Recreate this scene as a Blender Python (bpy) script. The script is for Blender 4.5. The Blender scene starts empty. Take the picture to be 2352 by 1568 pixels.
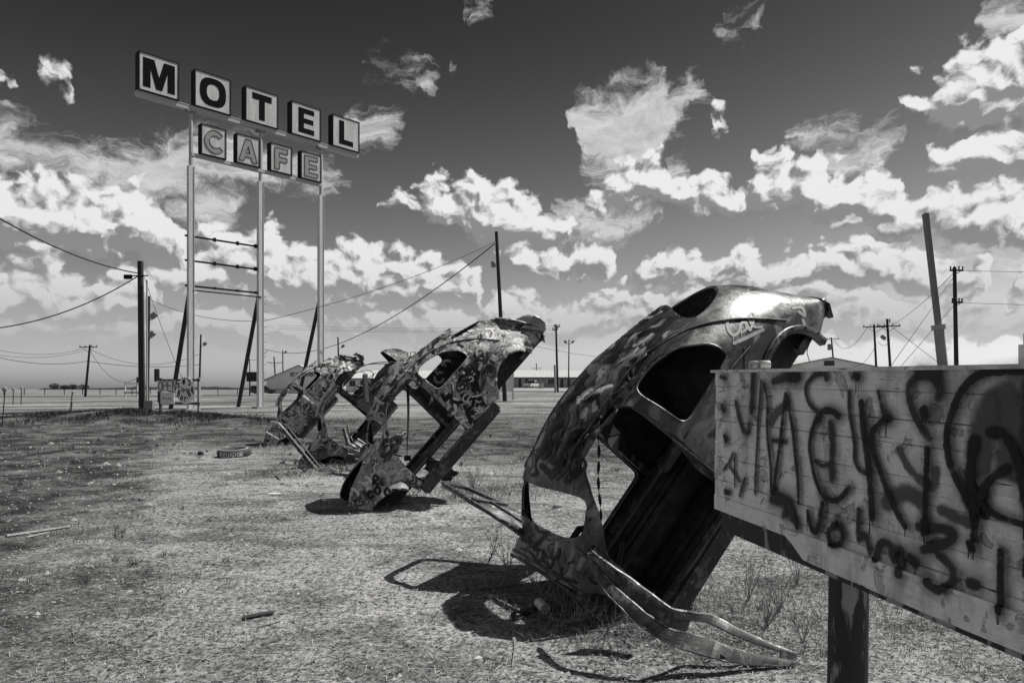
import bpy, bmesh, math, random
import numpy as np
from mathutils import Vector, Matrix, noise as mnoise
from mathutils.bvhtree import BVHTree

scene = bpy.context.scene
COL = scene.collection
rad = math.radians

# ------------------------------------------------------------------ camera
EYE = 1.6
cam_data = bpy.data.cameras.new('camera')
cam_data.lens = 24.0
cam_data.sensor_width = 36.0
cam_data.shift_y = 0.0463
cam_data.clip_start = 0.05
cam_data.clip_end = 20000
cam = bpy.data.objects.new('camera', cam_data)
cam.location = (0, 0, EYE)
cam.rotation_euler = (rad(90), 0, 0)
COL.objects.link(cam)
scene.camera = cam
scene.render.resolution_x = 1024
scene.render.resolution_y = 682

FP = 1569.0
def at(u, v, Y):
    """a point Y metres ahead of the eye, from its bearing in the survey sketch"""
    return Vector(((u - 1176) / FP * Y, Y, EYE - (v - 893) / FP * Y))

# ------------------------------------------------------------------ light
SUN_AZ, SUN_EL = 66.0, 57.0           # azimuth clockwise from +Y
sd = Vector((math.sin(rad(SUN_AZ)) * math.cos(rad(SUN_EL)), math.cos(rad(SUN_AZ)) * math.cos(rad(SUN_EL)), math.sin(rad(SUN_EL))))
sun_data = bpy.data.lights.new('sun', 'SUN')
sun_data.energy = 4.8
sun_data.angle = rad(0.5)
sun_data.color = (1, 0.985, 0.96)
sun = bpy.data.objects.new('sun', sun_data)
sun.rotation_euler = (-sd).to_track_quat('-Z', 'Y').to_euler()
sun.location = (30, 5, 40)
COL.objects.link(sun)

vs = scene.view_settings
scene.display_settings.display_device = 'sRGB'
vs.view_transform = 'Standard'
vs.look = 'None'
vs.exposure = 0.28
vs.gamma = 1.0
vs.use_curve_mapping = False

# ------------------------------------------------------------------ node helper
class S:
    """a socket with arithmetic"""
    nt = None
    def __init__(s, k): s.k = k
    @staticmethod
    def m(op, *a, clamp=False):
        n = S.nt.nodes.new('ShaderNodeMath'); n.operation = op; n.use_clamp = clamp
        for i, x in enumerate(a):
            if isinstance(x, S): S.nt.links.new(x.k, n.inputs[i])
            else: n.inputs[i].default_value = x
        return S(n.outputs[0])
    def __add__(s, o): return S.m('ADD', s, o)
    __radd__ = __add__
    def __sub__(s, o): return S.m('SUBTRACT', s, o)
    def __rsub__(s, o): return S.m('SUBTRACT', o, s)
    def __mul__(s, o): return S.m('MULTIPLY', s, o)
    __rmul__ = __mul__
    def __truediv__(s, o): return S.m('DIVIDE', s, o)
    def __pow__(s, o): return S.m('POWER', s, o)
    def step(s, a, b, lo=0.0, hi=1.0, kind='SMOOTHSTEP'):
        n = S.nt.nodes.new('ShaderNodeMapRange'); n.interpolation_type = kind
        S.nt.links.new(s.k, n.inputs[0])
        for i, x in zip((1, 2, 3, 4), (a, b, lo, hi)):
            if isinstance(x, S): S.nt.links.new(x.k, n.inputs[i])
            else: n.inputs[i].default_value = x
        return S(n.outputs[0])
    def mix(s, a, b):                   # scalar mix by s
        return S.m('MULTIPLY_ADD', s, (S.m('SUBTRACT', b, a)), a)
def vec(x, y, z=0.0):
    n = S.nt.nodes.new('ShaderNodeCombineXYZ')
    for i, k in enumerate((x, y, z)):
        if isinstance(k, S): S.nt.links.new(k.k, n.inputs[i])
        else: n.inputs[i].default_value = k
    return S(n.outputs[0])
def vm(op, *a):
    n = S.nt.nodes.new('ShaderNodeVectorMath'); n.operation = op
    for i, x in enumerate(a):
        if isinstance(x, S): S.nt.links.new(x.k, n.inputs[i])
        else: n.inputs[i].default_value = x
    return S(n.outputs['Value'] if op in ('LENGTH', 'DOT_PRODUCT', 'DISTANCE') else n.outputs[0])
def sep(v):
    n = S.nt.nodes.new('ShaderNodeSeparateXYZ'); S.nt.links.new(v.k, n.inputs[0])
    return [S(o) for o in n.outputs]
def noise(v, scale, detail=3.0, rough=0.5, dist=0.0, col=False, lac=2.0, dim='3D'):
    n = S.nt.nodes.new('ShaderNodeTexNoise'); n.noise_dimensions = dim
    S.nt.links.new(v.k, n.inputs['Vector'])
    n.inputs['Scale'].default_value = scale; n.inputs['Detail'].default_value = detail
    n.inputs['Roughness'].default_value = rough; n.inputs['Distortion'].default_value = dist
    n.inputs['Lacunarity'].default_value = lac
    return S(n.outputs['Color' if col else 0])
def voro(v, scale, detail=0.0, rough=0.5, feature='F1', smooth=None, out='Distance', rand=1.0, dim='3D'):
    n = S.nt.nodes.new('ShaderNodeTexVoronoi'); n.voronoi_dimensions = dim; n.feature = feature
    S.nt.links.new(v.k, n.inputs['Vector'])
    n.inputs['Scale'].default_value = scale
    if 'Detail' in n.inputs: n.inputs['Detail'].default_value = detail
    if 'Roughness' in n.inputs: n.inputs['Roughness'].default_value = rough
    if smooth is not None and 'Smoothness' in n.inputs: n.inputs['Smoothness'].default_value = smooth
    n.inputs['Randomness'].default_value = rand
    return S(n.outputs[out])

# ------------------------------------------------------------------ sky
world = bpy.data.worlds.new('World')
scene.world = world
world.use_nodes = True
world.cycles.sampling_method = 'MANUAL'
world.cycles.sample_map_resolution = 512
nt = world.node_tree
nt.nodes.clear()
S.nt = nt
def azel(u, v):
    a, b = (u - 1176) / FP, (893 - v) / FP
    return math.atan(a), math.atan(b / math.sqrt(1 + a * a))
def build_sky():
    tc = nt.nodes.new('ShaderNodeTexCoord')
    d = S(tc.outputs['Generated'])
    x, y, z = sep(d)
    az = S.m('ARCTAN2', x, y); el = S.m('ARCSINE', z)
    p = vec(az, el)
    sk = nt.nodes.new('ShaderNodeTexSky'); sk.sky_type = 'NISHITA'; sk.sun_disc = False
    sk.sun_elevation = rad(SUN_EL); sk.sun_rotation = rad(SUN_AZ)
    sk.air_density = 1.0; sk.dust_density = 1.2; sk.ozone_density = 1.0
    sc = nt.nodes.new('ShaderNodeSeparateColor'); nt.links.new(sk.outputs[0], sc.inputs[0])
    red = S(sc.outputs[0])                       # the picture was taken through a red filter
    # banks of cloud: outline of each as (bearing u, top v, foot v); a top below its foot is a gap
    AZ0, AZ1, EL1 = azel(-420, 600)[0], azel(2780, 600)[0], .72
    def lut(sock, pts):
        n = nt.nodes.new('ShaderNodeFloatCurve')
        c = n.mapping.curves[0]
        pts = sorted(pts)
        pts = [(0.0, pts[0][1])] + [q for q in pts if 0.001 < q[0] < .999] + [(1.0, pts[-1][1])]
        c.points[0].location = pts[0]; c.points[1].location = pts[-1]
        for q in pts[1:-1]: c.points.new(*q)
        for q in c.points: q.handle_type = 'AUTO_CLAMPED'
        n.mapping.update()
        nt.links.new(sock.k, n.inputs['Value'])
        return S(n.outputs[0])
    def bank(pp, rows, soft, hard_foot=1.5):
        a, e, _ = sep(pp)
        x = (a - AZ0) * (1 / (AZ1 - AZ0))
        best = None
        for row in rows:
            T, B = [], []
            for (u, vt, vb) in row:
                T.append(((azel(u, 600)[0] - AZ0) / (AZ1 - AZ0), max(azel(u, vt)[1] / EL1, 0)))
                B.append(((azel(u, 600)[0] - AZ0) / (AZ1 - AZ0), max(azel(u, vb)[1] / EL1, 0)))
            top, foot = lut(x, T) * EL1, lut(x, B) * EL1
            dd = S.m('MINIMUM', (top - e) * (1 / soft), (e - foot) * (hard_foot / soft))
            dd = S.m('MAXIMUM', dd, -1.6)
            best = dd if best is None else S.m('SMOOTH_MAX', best, dd, .25)
        return S.m('MINIMUM', best, 1.6)
    G = lambda u, v=300: (u, v + 110, v - 110)          # a gap
    heaps = [
        [(-400, 400, 560), (0, 385, 560), (100, 392, 580), (170, 420, 590), (200, 428, 600), (270, 412, 600), (330, 440, 610), (405, 495, 625), (450, 560, 640), G(480, 600), G(845, 480), (872, 470, 492), (920, 436, 505), (1000, 422, 520), (1060, 418, 530), (1130, 398, 560), (1180, 408, 580), (1230, 450, 590), (1290, 480, 560), (1320, 478, 520), (1370, 440, 510), (1400, 375, 500), (1470, 342, 480), (1520, 348, 465), (1560, 400, 480), (1620, 408, 490), (1680, 428, 505), (1710, 440, 500), (1740, 340, 500), (1790, 338, 500), (1830, 380, 490), (1870, 350, 500), (1950, 378, 510), (2000, 388, 520), (2050, 420, 520), (2090, 462, 510), (2150, 450, 530), (2200, 420, 545), (2300, 400, 560), (2360, 394, 560), (2700, 410, 560)],
        [(-400, 620, 760), (0, 612, 760), (100, 602, 770), (200, 640, 770), (300, 600, 760), (400, 560, 740), (480, 528, 720), (560, 518, 700), (620, 512, 700), (700, 560, 720), (760, 555, 720), (820, 550, 720), (900, 575, 720), (980, 568, 715), (1050, 600, 700), (1100, 615, 700), G(1145, 650), (1185, 560, 640), (1300, 542, 632), (1380, 556, 632), (1420, 600, 625), G(1445, 620), (1470, 610, 660), (1530, 568, 665), (1600, 556, 665), (1660, 590, 670), (1720, 552, 660), (1780, 566, 660), (1840, 600, 660), (1880, 552, 650), (1960, 536, 660), (2050, 552, 660), (2120, 570, 670), (2200, 578, 680), (2270, 590, 670), G(2292, 640), (2330, 632, 662), (2400, 608, 660), (2700, 620, 680)],
        [(-400, 690, 800), (0, 700, 790), (150, 670, 790), (300, 700, 800), (450, 680, 780), (600, 700, 800), (750, 730, 790), (900, 690, 780), (1050, 720, 800), (1180, 670, 770), (1300, 700, 790), (1420, 680, 760), (1560, 660, 760), (1700, 690, 780), (1850, 650, 760), (2000, 670, 780), (2120, 690, 770), (2300, 700, 780), (2700, 690, 790)],
        [(-400, 170, 210), (-50, 160, 200), (20, 160, 207), (48, 188, 207), G(64, 200), (84, 168, 192), (110, 138, 206), (150, 146, 216), (178, 196, 212), G(200, 200), G(1605, 280), (1626, 278, 292), (1648, 270, 298), (1670, 282, 294), G(1690, 280), G(2045, 250), (2066, 232, 256), (2100, 186, 285), (2140, 156, 305), (2180, 128, 310), (2220, 106, 320), (2280, 66, 325), (2350, 36, 310), (2450, 20, 310), (2700, 60, 310)],
        [(-400, 800, 600), G(2090, 350), (2122, 332, 368), (2150, 292, 398), (2200, 288, 408), (2300, 292, 410), (2400, 262, 410), (2700, 300, 410)]]
    veils = [
        [(-400, 300, 340), (0, 255, 375), (60, 305, 385), (150, 350, 430), (300, 338, 460), (400, 308, 460), (500, 318, 430), (600, 335, 430), (700, 370, 420), (760, 378, 440), (800, 405, 425), G(840, 400), G(1255, 270), (1290, 236, 330), (1350, 212, 400), (1430, 188, 400), (1480, 172, 400), (1530, 160, 370), (1565, 195, 305), (1605, 185, 260), (1650, 190, 212), G(1700, 220), G(1810, 310), (1850, 308, 328), (1920, 288, 322), (1985, 283, 306), G(2030, 300), (2700, 800, 500)],
        [(-400, 900, 600), G(350, 480), (385, 470, 505), (430, 448, 525), (500, 428, 532), (560, 438, 500), (592, 444, 466), G(630, 450), G(800, 300), (830, 268, 326), (870, 263, 326), (908, 284, 302), G(940, 300), G(1200, 500), (1240, 480, 530), (1300, 468, 545), (1400, 478, 550), (1480, 488, 522), G(1520, 480), (1560, 380, 412), (1590, 378, 400), G(1640, 380), G(1880, 380), (1920, 350, 400), (2000, 318, 392), (2060, 298, 372), (2112, 308, 332), G(2150, 330), (2200, 560, 600), (2400, 555, 600), (2700, 560, 600)],
        [(-400, 900, 600), G(815, 140), (848, 146, 138), (880, 148, 146), (920, 154, 158), (960, 172, 170), (990, 198, 186), G(1015, 200), (1030, 136, 122), G(1060, 130), (1100, 10, 0), (1170, 10, 0), G(1210, 20), G(1630, 50), (1660, 58, 46), (1705, 55, 45), (1752, 58, 46), G(1790, 50), G(2220, 30), (2290, 2, 56), (2400, -10, 66), (2700, 0, 70)]]
    # away from the surveyed part the same kind of cloud goes on
    def elsewhere(pp, ee):
        n = noise(vm('MULTIPLY', pp, (1, 2.2, 1)), 3.1, 3, .55, dim='2D')
        cover = ee.step(.05, .75, .50, .62)
        return (n - cover) * 7.0
    out_az = S.m('ABSOLUTE', az).step(.66, .80)
    out_el = el.step(.53, .68)
    out = S.m('MAXIMUM', out_az, out_el)
    warp = noise(p, 11, 4, .6, col=True, dim='2D')
    w = vm('MULTIPLY_ADD', warp, (.05, .038, 0), (-.025, -.019, 0))
    pw = vm('ADD', p, w)
    def density(pp, det):
        f = out.mix(bank(pp, heaps, .034), elsewhere(pp, sep(pp)[1]))
        q = vm('MULTIPLY', pp, (1, 1.25, 1))
        puff = voro(q, 22, 2, .5, 'F1', dim='2D')
        fbm = noise(q, 26, det, .64, dim='2D')
        big = noise(q, 9, 3, .5, dim='2D')
        return f * .80 + sep(pp)[1].step(.10, .32, .55, .26) + (.42 - puff) * 0.85 + (fbm - .5) * 1.15 + (big - .5) * 1.1
    d0 = density(pw, 7)
    d1 = density(vm('ADD', pw, (.007, .010, 0)), 6)
    a_c = d0.step(-.02, .36)
    lit = S.m('MULTIPLY_ADD', (d0 - d1), 1.55, .61)
    # thick hearts and flat undersides are grey
    lit = lit - d0.step(.5, 1.5, 0, .15)
    lit = S.m('MAXIMUM', S.m('MINIMUM', lit, .96), .30)
    # veils: soft, combed sideways
    warp2 = noise(p, 5, 5, .65, col=True, dim='2D')
    pv = vm('ADD', p, vm('MULTIPLY_ADD', warp2, (.16, .07, 0), (-.08, -.035, 0)))
    fv = out.mix(bank(pv, veils, .030, 1.0), elsewhere(vm('ADD', pv, (3.3, 1.1, 0)), el) - .35)
    comb = noise(vm('MULTIPLY', pv, (1, 2.6, 1)), 17, 7, .68, .3, dim='2D')
    dv = .50 + fv * .8 + (comb - .5) * 2.6
    a_v = dv.step(.0, 1.25) * .94
    lv = (comb - .5) * .75 + .80
    low = el.step(.02, .20, 0, 1)                # air thickens to the horizon
    cl_c = low.mix(.60, lit)
    tone_c = S.m('MULTIPLY', cl_c, el.step(0, .3, 6.2, 7.2))
    tone_v = lv * 6.0
    base = (red ** 1.35) * .55
    base = base * el.step(.0, .55, 1.05, .22)
    c = a_v.mix(base, tone_v)
    c = (a_c * el.step(.0, .14, .60, 1.0)).mix(c, tone_c)
    c = S.m('MAXIMUM', c, .12)
    bg = nt.nodes.new('ShaderNodeBackground'); bg.inputs['Strength'].default_value = 0.10
    nt.links.new(vec(c, c, c).k, bg.inputs['Color'])
    o = nt.nodes.new('ShaderNodeOutputWorld'); nt.links.new(bg.outputs[0], o.inputs[0])
build_sky()

# ------------------------------------------------------------------ materials
MATS = {}
def new_mat(name):
    m = bpy.data.materials.new(name); m.use_nodes = True
    m.node_tree.nodes.clear(); S.nt = m.node_tree
    MATS[name] = m
    return m
def coord(kind='Object'):
    n = S.nt.nodes.new('ShaderNodeTexCoord'); return S(n.outputs[kind])
def finish(col, rough=.8, bump=None, bstr=.3, bdist=.01, metal=0.0, spec=.5, alpha=None, coat=0.0):
    nt_ = S.nt
    b = nt_.nodes.new('ShaderNodeBsdfPrincipled')
    def put(key, val):
        if isinstance(val, S): nt_.links.new(val.k, b.inputs[key])
        else: b.inputs[key].default_value = val
    if isinstance(col, S): nt_.links.new(vec(col, col, col).k, b.inputs['Base Color'])
    else: b.inputs['Base Color'].default_value = (col, col, col, 1)
    put('Roughness', rough); put('Metallic', metal); put('Specular IOR Level', spec); put('Coat Weight', coat)
    if alpha is not None: put('Alpha', alpha)
    if bump is not None:
        bn = nt_.nodes.new('ShaderNodeBump'); bn.inputs['Strength'].default_value = bstr; bn.inputs['Distance'].default_value = bdist
        nt_.links.new(bump.k, bn.inputs['Height']); nt_.links.new(bn.outputs[0], b.inputs['Normal'])
    o = nt_.nodes.new('ShaderNodeOutputMaterial'); nt_.links.new(b.outputs[0], o.inputs[0])
def grainy(name, c, var=.35, scale=8.0, rough=.8, stretch=(1, 1, 1), bstr=.25, bdist=.01, metal=0.0, spec=.4):
    """one paint or timber tone with uneven wear"""
    m = new_mat(name); p = vm('MULTIPLY', coord(), stretch)
    n1 = noise(p, scale, 5, .6); n2 = noise(p, scale * 6, 3, .6)
    k = S.m('MAXIMUM', (n1 - .5) * (2.4 * var) + (n2 - .5) * (1.2 * var) + 1.0, .25)
    finish(k * c, rough, n1 + n2 * .6, bstr, bdist, metal, spec)
    return m
grainy('weathered_wood', .085, .6, 3.0, .9, (6, 6, .5), .5)
grainy('pole_wood', .035, .6, 3.0, .9, (6, 6, .4), .5)
grainy('pale_wood', .30, .4, 4.0, .9, (6, 6, .6), .4)
grainy('pale_steel', .55, .3, 3.0, .6, (4, 4, .5), .15)
grainy('sign_white', .50, .42, 1.1, .55, (3, 3, .5), .08)
grainy('sign_grey_letter', .27, .25, 3.0, .6)
grainy('black_paint', .006, .5, 4.0, .9, spec=.08)
grainy('black_steel', .010, .6, 3.0, .8, spec=.15)
grainy('grey_steel', .20, .35, 4.0, .55, (4, 4, .6), .2)
grainy('galvanised', .40, .3, 5.0, .5, (4, 4, .8), .2)
grainy('dark_metal', .016, .7, 7.0, .6, bstr=.4)
grainy('rust_dark', .045, .8, 9.0, .75, bstr=.6)
grainy('rubber', .020, .5, 14.0, .7)
grainy('worn_rubber', .055, .9, 10.0, .8)
grainy('wall_pale', .66, .12, 1.0, .85)
grainy('wall_grey', .27, .16, 1.2, .85)
grainy('trim_dark', .05, .3, 2.0, .8)
grainy('concrete', .34, .3, 1.3, .9)
grainy('wire_black', .012, .1, 3.0, .7)
grainy('white_paint', .60, .2, 3.0, .6)
grainy('glass_dark', .012, .2, 2.0, .15, spec=.6)
grainy('car_white', .55, .1, 2.0, .3, spec=.6)
grainy('car_black', .010, .2, 2.0, .2, spec=.6)
grainy('board_cream', .80, .25, 2.5, .8)
grainy('bone', .55, .2, 60.0, .8)
grainy('dark_plastic', .012, .3, 30.0, .4)
grainy('tin', .50, .5, 40.0, .45, bstr=.3)
grainy('dry_stem', .22, .5, 20.0, .9)
grainy('dark_stem', .05, .5, 20.0, .9)
grainy('hill_dark', .035, .4, .02, .95)
# sheet-metal roof with ribs lies in real geometry; this is its tone
grainy('roof_metal', .50, .12, .7, .45)

def ground_material():
    m = new_mat('dirt_lot'); p = coord()
    x, y, z = sep(p)
    big = noise(p, .30, 4, .6, dim='2D'); mid = noise(p, 2.3, 6, .65, dim='2D')
    fine = noise(p, 21, 5, .75, dim='2D'); grit = voro(p, 34, 1, .6, dim='2D')
    chips = S(S.nt.nodes.new('ShaderNodeRGBToBW').outputs[0]); S.nt.links.new(voro(p, 60, 0, .5, dim='2D', out='Color').k, chips.k.node.inputs[0])
    comb = noise(vm('MULTIPLY', p, (.45, 1.3, 1)), 9, 5, .7, dim='2D')
    # worn gravel track between two wavering edges
    edge = (noise(p, .5, 4, .65, dim='2D') - .5) * 2.6 + (mid - .5) * 1.6
    left = (x + y * .46 + edge).step(-1.9, -.2)
    left = S.m('MAXIMUM', left, S.m('MULTIPLY', y.step(5.5, 9.0, 1, 0), (x + edge).step(-3.2, -1.6)))
    back = (y + edge * 2.2 + x * .55).step(12.0, 17.0, 1, 0)
    right = (x + edge).step(5.0, 7.0, 1, 0)
    track = S.m('MULTIPLY', S.m('MULTIPLY', left, back), right)
    speck = (fine - .5) * 3.2 + (chips - .5) * .8 + (comb - .5) * 1.0
    dark = S.m('MULTIPLY', fine.step(.37, .43, 1, 0), .75) + chips.step(.86, .88, 0, .6)
    matted = noise(vm('MULTIPLY', p, (.7, 1.2, 1)), 1.1, 5, .7, dim='2D').step(.46, .62)
    gravel = S.m('MAXIMUM', ((big - .5) * 1.3 + (mid - .5) * 1.0 + speck + 1.0) * matted.step(0, 1, .26, .13, 'LINEAR'), .016)
    gravel = chips.step(.10, .06).mix(gravel, .42)
    gravel = S.m('MINIMUM', dark, .85).mix(gravel, .028)
    patch = noise(p, .9, 5, .7, dim='2D')
    grass = S.m('MAXIMUM', (patch.step(.38, .70, .022, .14)) * ((fine - .5) * 2.4 + (mid - .5) * 1.2 + (comb - .5) * 1.2 + 1.0), .014)
    far = y.step(20, 50)
    farn = noise(vm('MULTIPLY', p, (.25, 1, 1)), .22, 7, .7, dim='2D'); farf = noise(vm('MULTIPLY', p, (.5, 1, 1)), 2.5, 4, .7, dim='2D')
    grassf = far.mix(grass, S.m('MAXIMUM', farn.step(.36, .66, .07, .30) * ((farf - .5) * 1.6 + 1.0), .03))
    finish(track.mix(grassf, gravel), .95, fine * .8 + (1.0 - grit) * .4 + mid * 1.2 + chips * .25, 1.0, .016, spec=.12)
    return m
ground_material()

def stuff_tone(name, lo, hi, rough=.9):
    """each little piece takes its own tone"""
    m = new_mat(name)
    a = S.nt.nodes.new('ShaderNodeAttribute'); a.attribute_name = 'tone'
    t = S(a.outputs['Fac'])
    n = noise(coord(), 90, 2, .5)
    finish(t.step(0, 1, lo, hi, 'LINEAR') * (n * .6 + .7), rough, spec=.2)
    return m
stuff_tone('pebble', .04, .38)
stuff_tone('straw', .08, .46)
stuff_tone('grass_blade', .018, .15)
stuff_tone('weed_leaf', .015, .07)

def paint_mat(name, c, cover=1.0):
    """sprayed or brushed paint: strength of cover rides along the strokes"""
    m = new_mat(name)
    a = S.nt.nodes.new('ShaderNodeAttribute'); a.attribute_name = 'cover'
    cov = S(a.outputs['Fac'])
    n = noise(coord(), 70, 4, .65); n2 = noise(coord(), 9, 3, .5)
    n3 = noise(coord(), 23, 5, .7)
    al = (cov + (n - .5) * .30 + (n3 - .5) * .25).step(.05, .95)
    al = al * (n2 * .35 + n3.step(.30, .55, .70, .82))
    finish((n2 * .8 + .6) * c, .5, alpha=S.m('MINIMUM', al * cover, 1.0), spec=.25)
    return m
paint_mat('spray_haze', .03, .24); paint_mat('spray_black', .008); paint_mat('spray_dark', .028); paint_mat('spray_mid', .085)
paint_mat('spray_white', .62); paint_mat('spray_pale', .34)

def car_paint(name, lo, mid_, hi, s1=2.2, s2=5.0, streak=(1, 1, 1), bias=.0, rough=.38, soft=.03, dist=.9, wear=.16, wrinkle=0.0):
    """layer on layer of old spray paint over tin"""
    m = new_mat(name)
    p = coord()
    w = noise(p, 2.6, 3, .5, col=True)
    q = vm('ADD', p, vm('MULTIPLY_ADD', w, (.30, .30, .30), (-.15, -.15, -.15)))
    q = vm('MULTIPLY', q, streak)
    a = noise(q, s1, 3, .5, .6); b = noise(vm('ADD', q, (7.1, 3.3, 1.7)), s2, 4, .6, dist); c = noise(vm('ADD', q, (1.7, 9.2, 4.4)), s2 * 1.6, 4, .6, dist * 1.4)
    d = noise(vm('ADD', q, (4.4, 1.1, 8.8)), s2 * .9, 3, .55, dist * 2); fine = noise(p, 60, 4, .7); flake = noise(p, 17, 6, .7); grime = noise(p, 3.5, 5, .65)
    k = soft
    t = a.step(.47 + bias - k, .53 + bias + k).mix(lo, mid_)
    t = b.step(.56 - k, .60 + k).mix(t, hi)
    t = c.step(.58 - k, .62 + k).mix(t, lo * .4)
    t = d.step(.62 - k, .65 + k).mix(t, hi * 1.2)
    t = flake.step(.63, .68).mix(t, wear)
    t = flake.step(.36, .31).mix(t, lo * .5)
    t = S.m('MAXIMUM', t * ((fine - .5) * 1.0 + (grime - .5) * 1.1 + 1.0), .005)
    finish(t, (flake - .5) * .5 + rough, flake * .7 + fine * .3 + b * .35 + a * (wrinkle * 6), .45, .006, spec=.5)
    return m
car_paint('bug_paint_smoky', .022, .085, .20, 1.8, 4.2, (.30, 1.2, 1.2), .0, .34, .07, .7, .14, .8)
car_paint('bug_paint_mottled', .030, .24, .50, 3.2, 8.0, (1, 1, 1), -.02, .58, .02, 1.0)
car_paint('bug_paint_streaky', .03, .17, .40, 2.4, 6.0, (.35, 1.4, 1.4), -.02, .42, .04, .8)
car_paint('bug_paint_pale', .035, .30, .58, 3.6, 9.0, (1, 1, 1), -.04, .58, .02, 1.0)
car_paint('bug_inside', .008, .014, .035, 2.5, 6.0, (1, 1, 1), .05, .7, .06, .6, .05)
car_paint('bug_hood_dark', .014, .03, .15, 2.5, 5.0, (1, 1, 1), .03, .5, .05)
car_paint('bug_sill', .016, .035, .11, 3.0, 9.0, (.6, 1, 1), .0, .55, .04, .8, .08)

def board_material():
    m = new_mat('board_paint'); p = coord()
    q = vm('MULTIPLY', p, (1, 1, 6))
    g1 = noise(vm('MULTIPLY', p, (1.2, 1.2, 18)), 5, 5, .65); big = noise(p, 2.6, 4, .55); fine = noise(p, 60, 4, .6)
    crack = noise(vm('MULTIPLY', p, (1, 1, 16)), 6, 4, .6).step(.66, .70)
    peel = noise(p, 7, 5, .6, .4)
    stain = noise(vm('MULTIPLY', p, (2.2, 1, .7)), 3.2, 5, .65); knot = voro(vm('MULTIPLY', p, (1, 1, 1.4)), 6, 0, .5)
    t = (big - .5) * .45 + (fine - .5) * .30 + (g1 - .5) * .32 + .84
    t = t * stain.step(.34, .58, .62, 1.05)
    t = peel.step(.58, .61).mix(t, t * .66)
    t = peel.step(.33, .29).mix(t, t * 1.15)
    t = crack.mix(t, .06)
    t = knot.step(.045, .03).mix(t, .05)
    h = fine * .5 + peel.step(.57, .62) * .9 + peel.step(.35, .28) * .6 - crack * 1.4 + g1 * .9
    finish(S.m('MINIMUM', S.m('MAXIMUM', t, .03), .86), .7, h, 1.0, .014, spec=.3)
board_material()
def post_material():
    m = new_mat('post_paint'); p = coord()
    q = vm('MULTIPLY', p, (3, 3, .55))
    n = noise(q, 5, 5, .6); f = noise(q, 40, 3, .6)
    t = n.step(.41, .47).mix(.24, .014)
    finish(t * (f * .6 + .7), .65, n + f * .3, .4, .01)
post_material()
def ribs_material():
    m = new_mat('asphalt'); p = coord()
    finish((noise(p, 30, 3, .6) - .5) * .03 + .05, .9, spec=.2)
ribs_material()

# ------------------------------------------------------------------ mesh helpers
def ob(name, me, mat=None, parent=None):
    o = bpy.data.objects.new(name, me)
    if mat is not None and not me.materials: me.materials.append(MATS[mat] if isinstance(mat, str) else mat)
    COL.objects.link(o)
    if parent is not None: o.parent = parent
    return o
def tag(o, label=None, cat=None, group=None, kind=None):
    if label: o['label'] = label
    if cat: o['category'] = cat
    if group: o['group'] = group
    if kind: o['kind'] = kind
    return o
def empty(name, loc=(0, 0, 0), rz=0.0):
    o = bpy.data.objects.new(name, None); o.empty_display_size = .2
    o.location = loc; o.rotation_euler = (0, 0, rz); COL.objects.link(o); return o
class MB:
    def __init__(s): s.v = []; s.f = []; s.sm = []
    def add(s, v, f, smooth=False):
        k = len(s.v); s.v += [tuple(q) for q in v]; s.f += [tuple(i + k for i in q) for q in f]; s.sm += [smooth] * len(f); return s
    def box(s, c, d, M=None):
        x, y, z = (q / 2 for q in d); c = Vector(c)
        v = [Vector((a * x, b * y, e * z)) for a in (-1, 1) for b in (-1, 1) for e in (-1, 1)]
        v = [(M @ q if M is not None else q) + c for q in v]
        return s.add(v, [(0, 1, 3, 2), (4, 6, 7, 5), (0, 4, 5, 1), (2, 3, 7, 6), (0, 2, 6, 4), (1, 5, 7, 3)])
    def bar(s, a, b, w, h, up=(0, 0, 1)):
        a, b = Vector(a), Vector(b); d = (b - a); L = d.length; d.normalize(); up = Vector(up)
        if abs(d.dot(up)) > .98: up = Vector((1, 0, 0))
        sx = d.cross(up).normalized(); uz = sx.cross(d)
        M = Matrix((d, sx, uz)).transposed()
        return s.box((a + b) / 2, (L, w, h), M)
    def tube(s, pts, r, n=8, cap=True, smooth=True):
        pts = [Vector(q) for q in pts]; m = len(pts)
        rs = r if isinstance(r, (list, tuple)) else [r] * m
        V = []; ref = None
        for i, q in enumerate(pts):
            d = (pts[min(i + 1, m - 1)] - pts[max(i - 1, 0)]).normalized()
            if ref is None: ref = Vector((0, 0, 1)) if abs(d.z) < .9 else Vector((1, 0, 0))
            a = d.cross(ref)
            if a.length < 1e-4: a = d.orthogonal()
            a.normalize(); b = a.cross(d); ref = b
            V += [q + (a * math.cos(t) + b * math.sin(t)) * rs[i] for t in (2 * math.pi * j / n for j in range(n))]
        Fc = [(i * n + j, i * n + (j + 1) % n, (i + 1) * n + (j + 1) % n, (i + 1) * n + j) for i in range(m - 1) for j in range(n)]
        s.add(V, Fc, smooth)
        if cap: s.add(V[:n], [tuple(range(n))[::-1]]); s.add(V[-n:], [tuple(range(n))])
        return s
    def lathe(s, prof, M=None, n=24, smooth=True):
        V = [Vector((r * math.cos(2 * math.pi * j / n), r * math.sin(2 * math.pi * j / n), z)) for r, z in prof for j in range(n)]
        if M is not None: V = [M @ q for q in V]
        m = len(prof)
        return s.add(V, [(i * n + j, i * n + (j + 1) % n, (i + 1) * n + (j + 1) % n, (i + 1) * n + j) for i in range(m - 1) for j in range(n)], smooth)
    def mesh(s, name):
        me = bpy.data.meshes.new(name); me.from_pydata(s.v, [], s.f); me.update()
        me.polygons.foreach_set('use_smooth', s.sm); return me
    def build(s, name, mat, parent=None): return ob(name, s.mesh(name), mat, parent)
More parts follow.
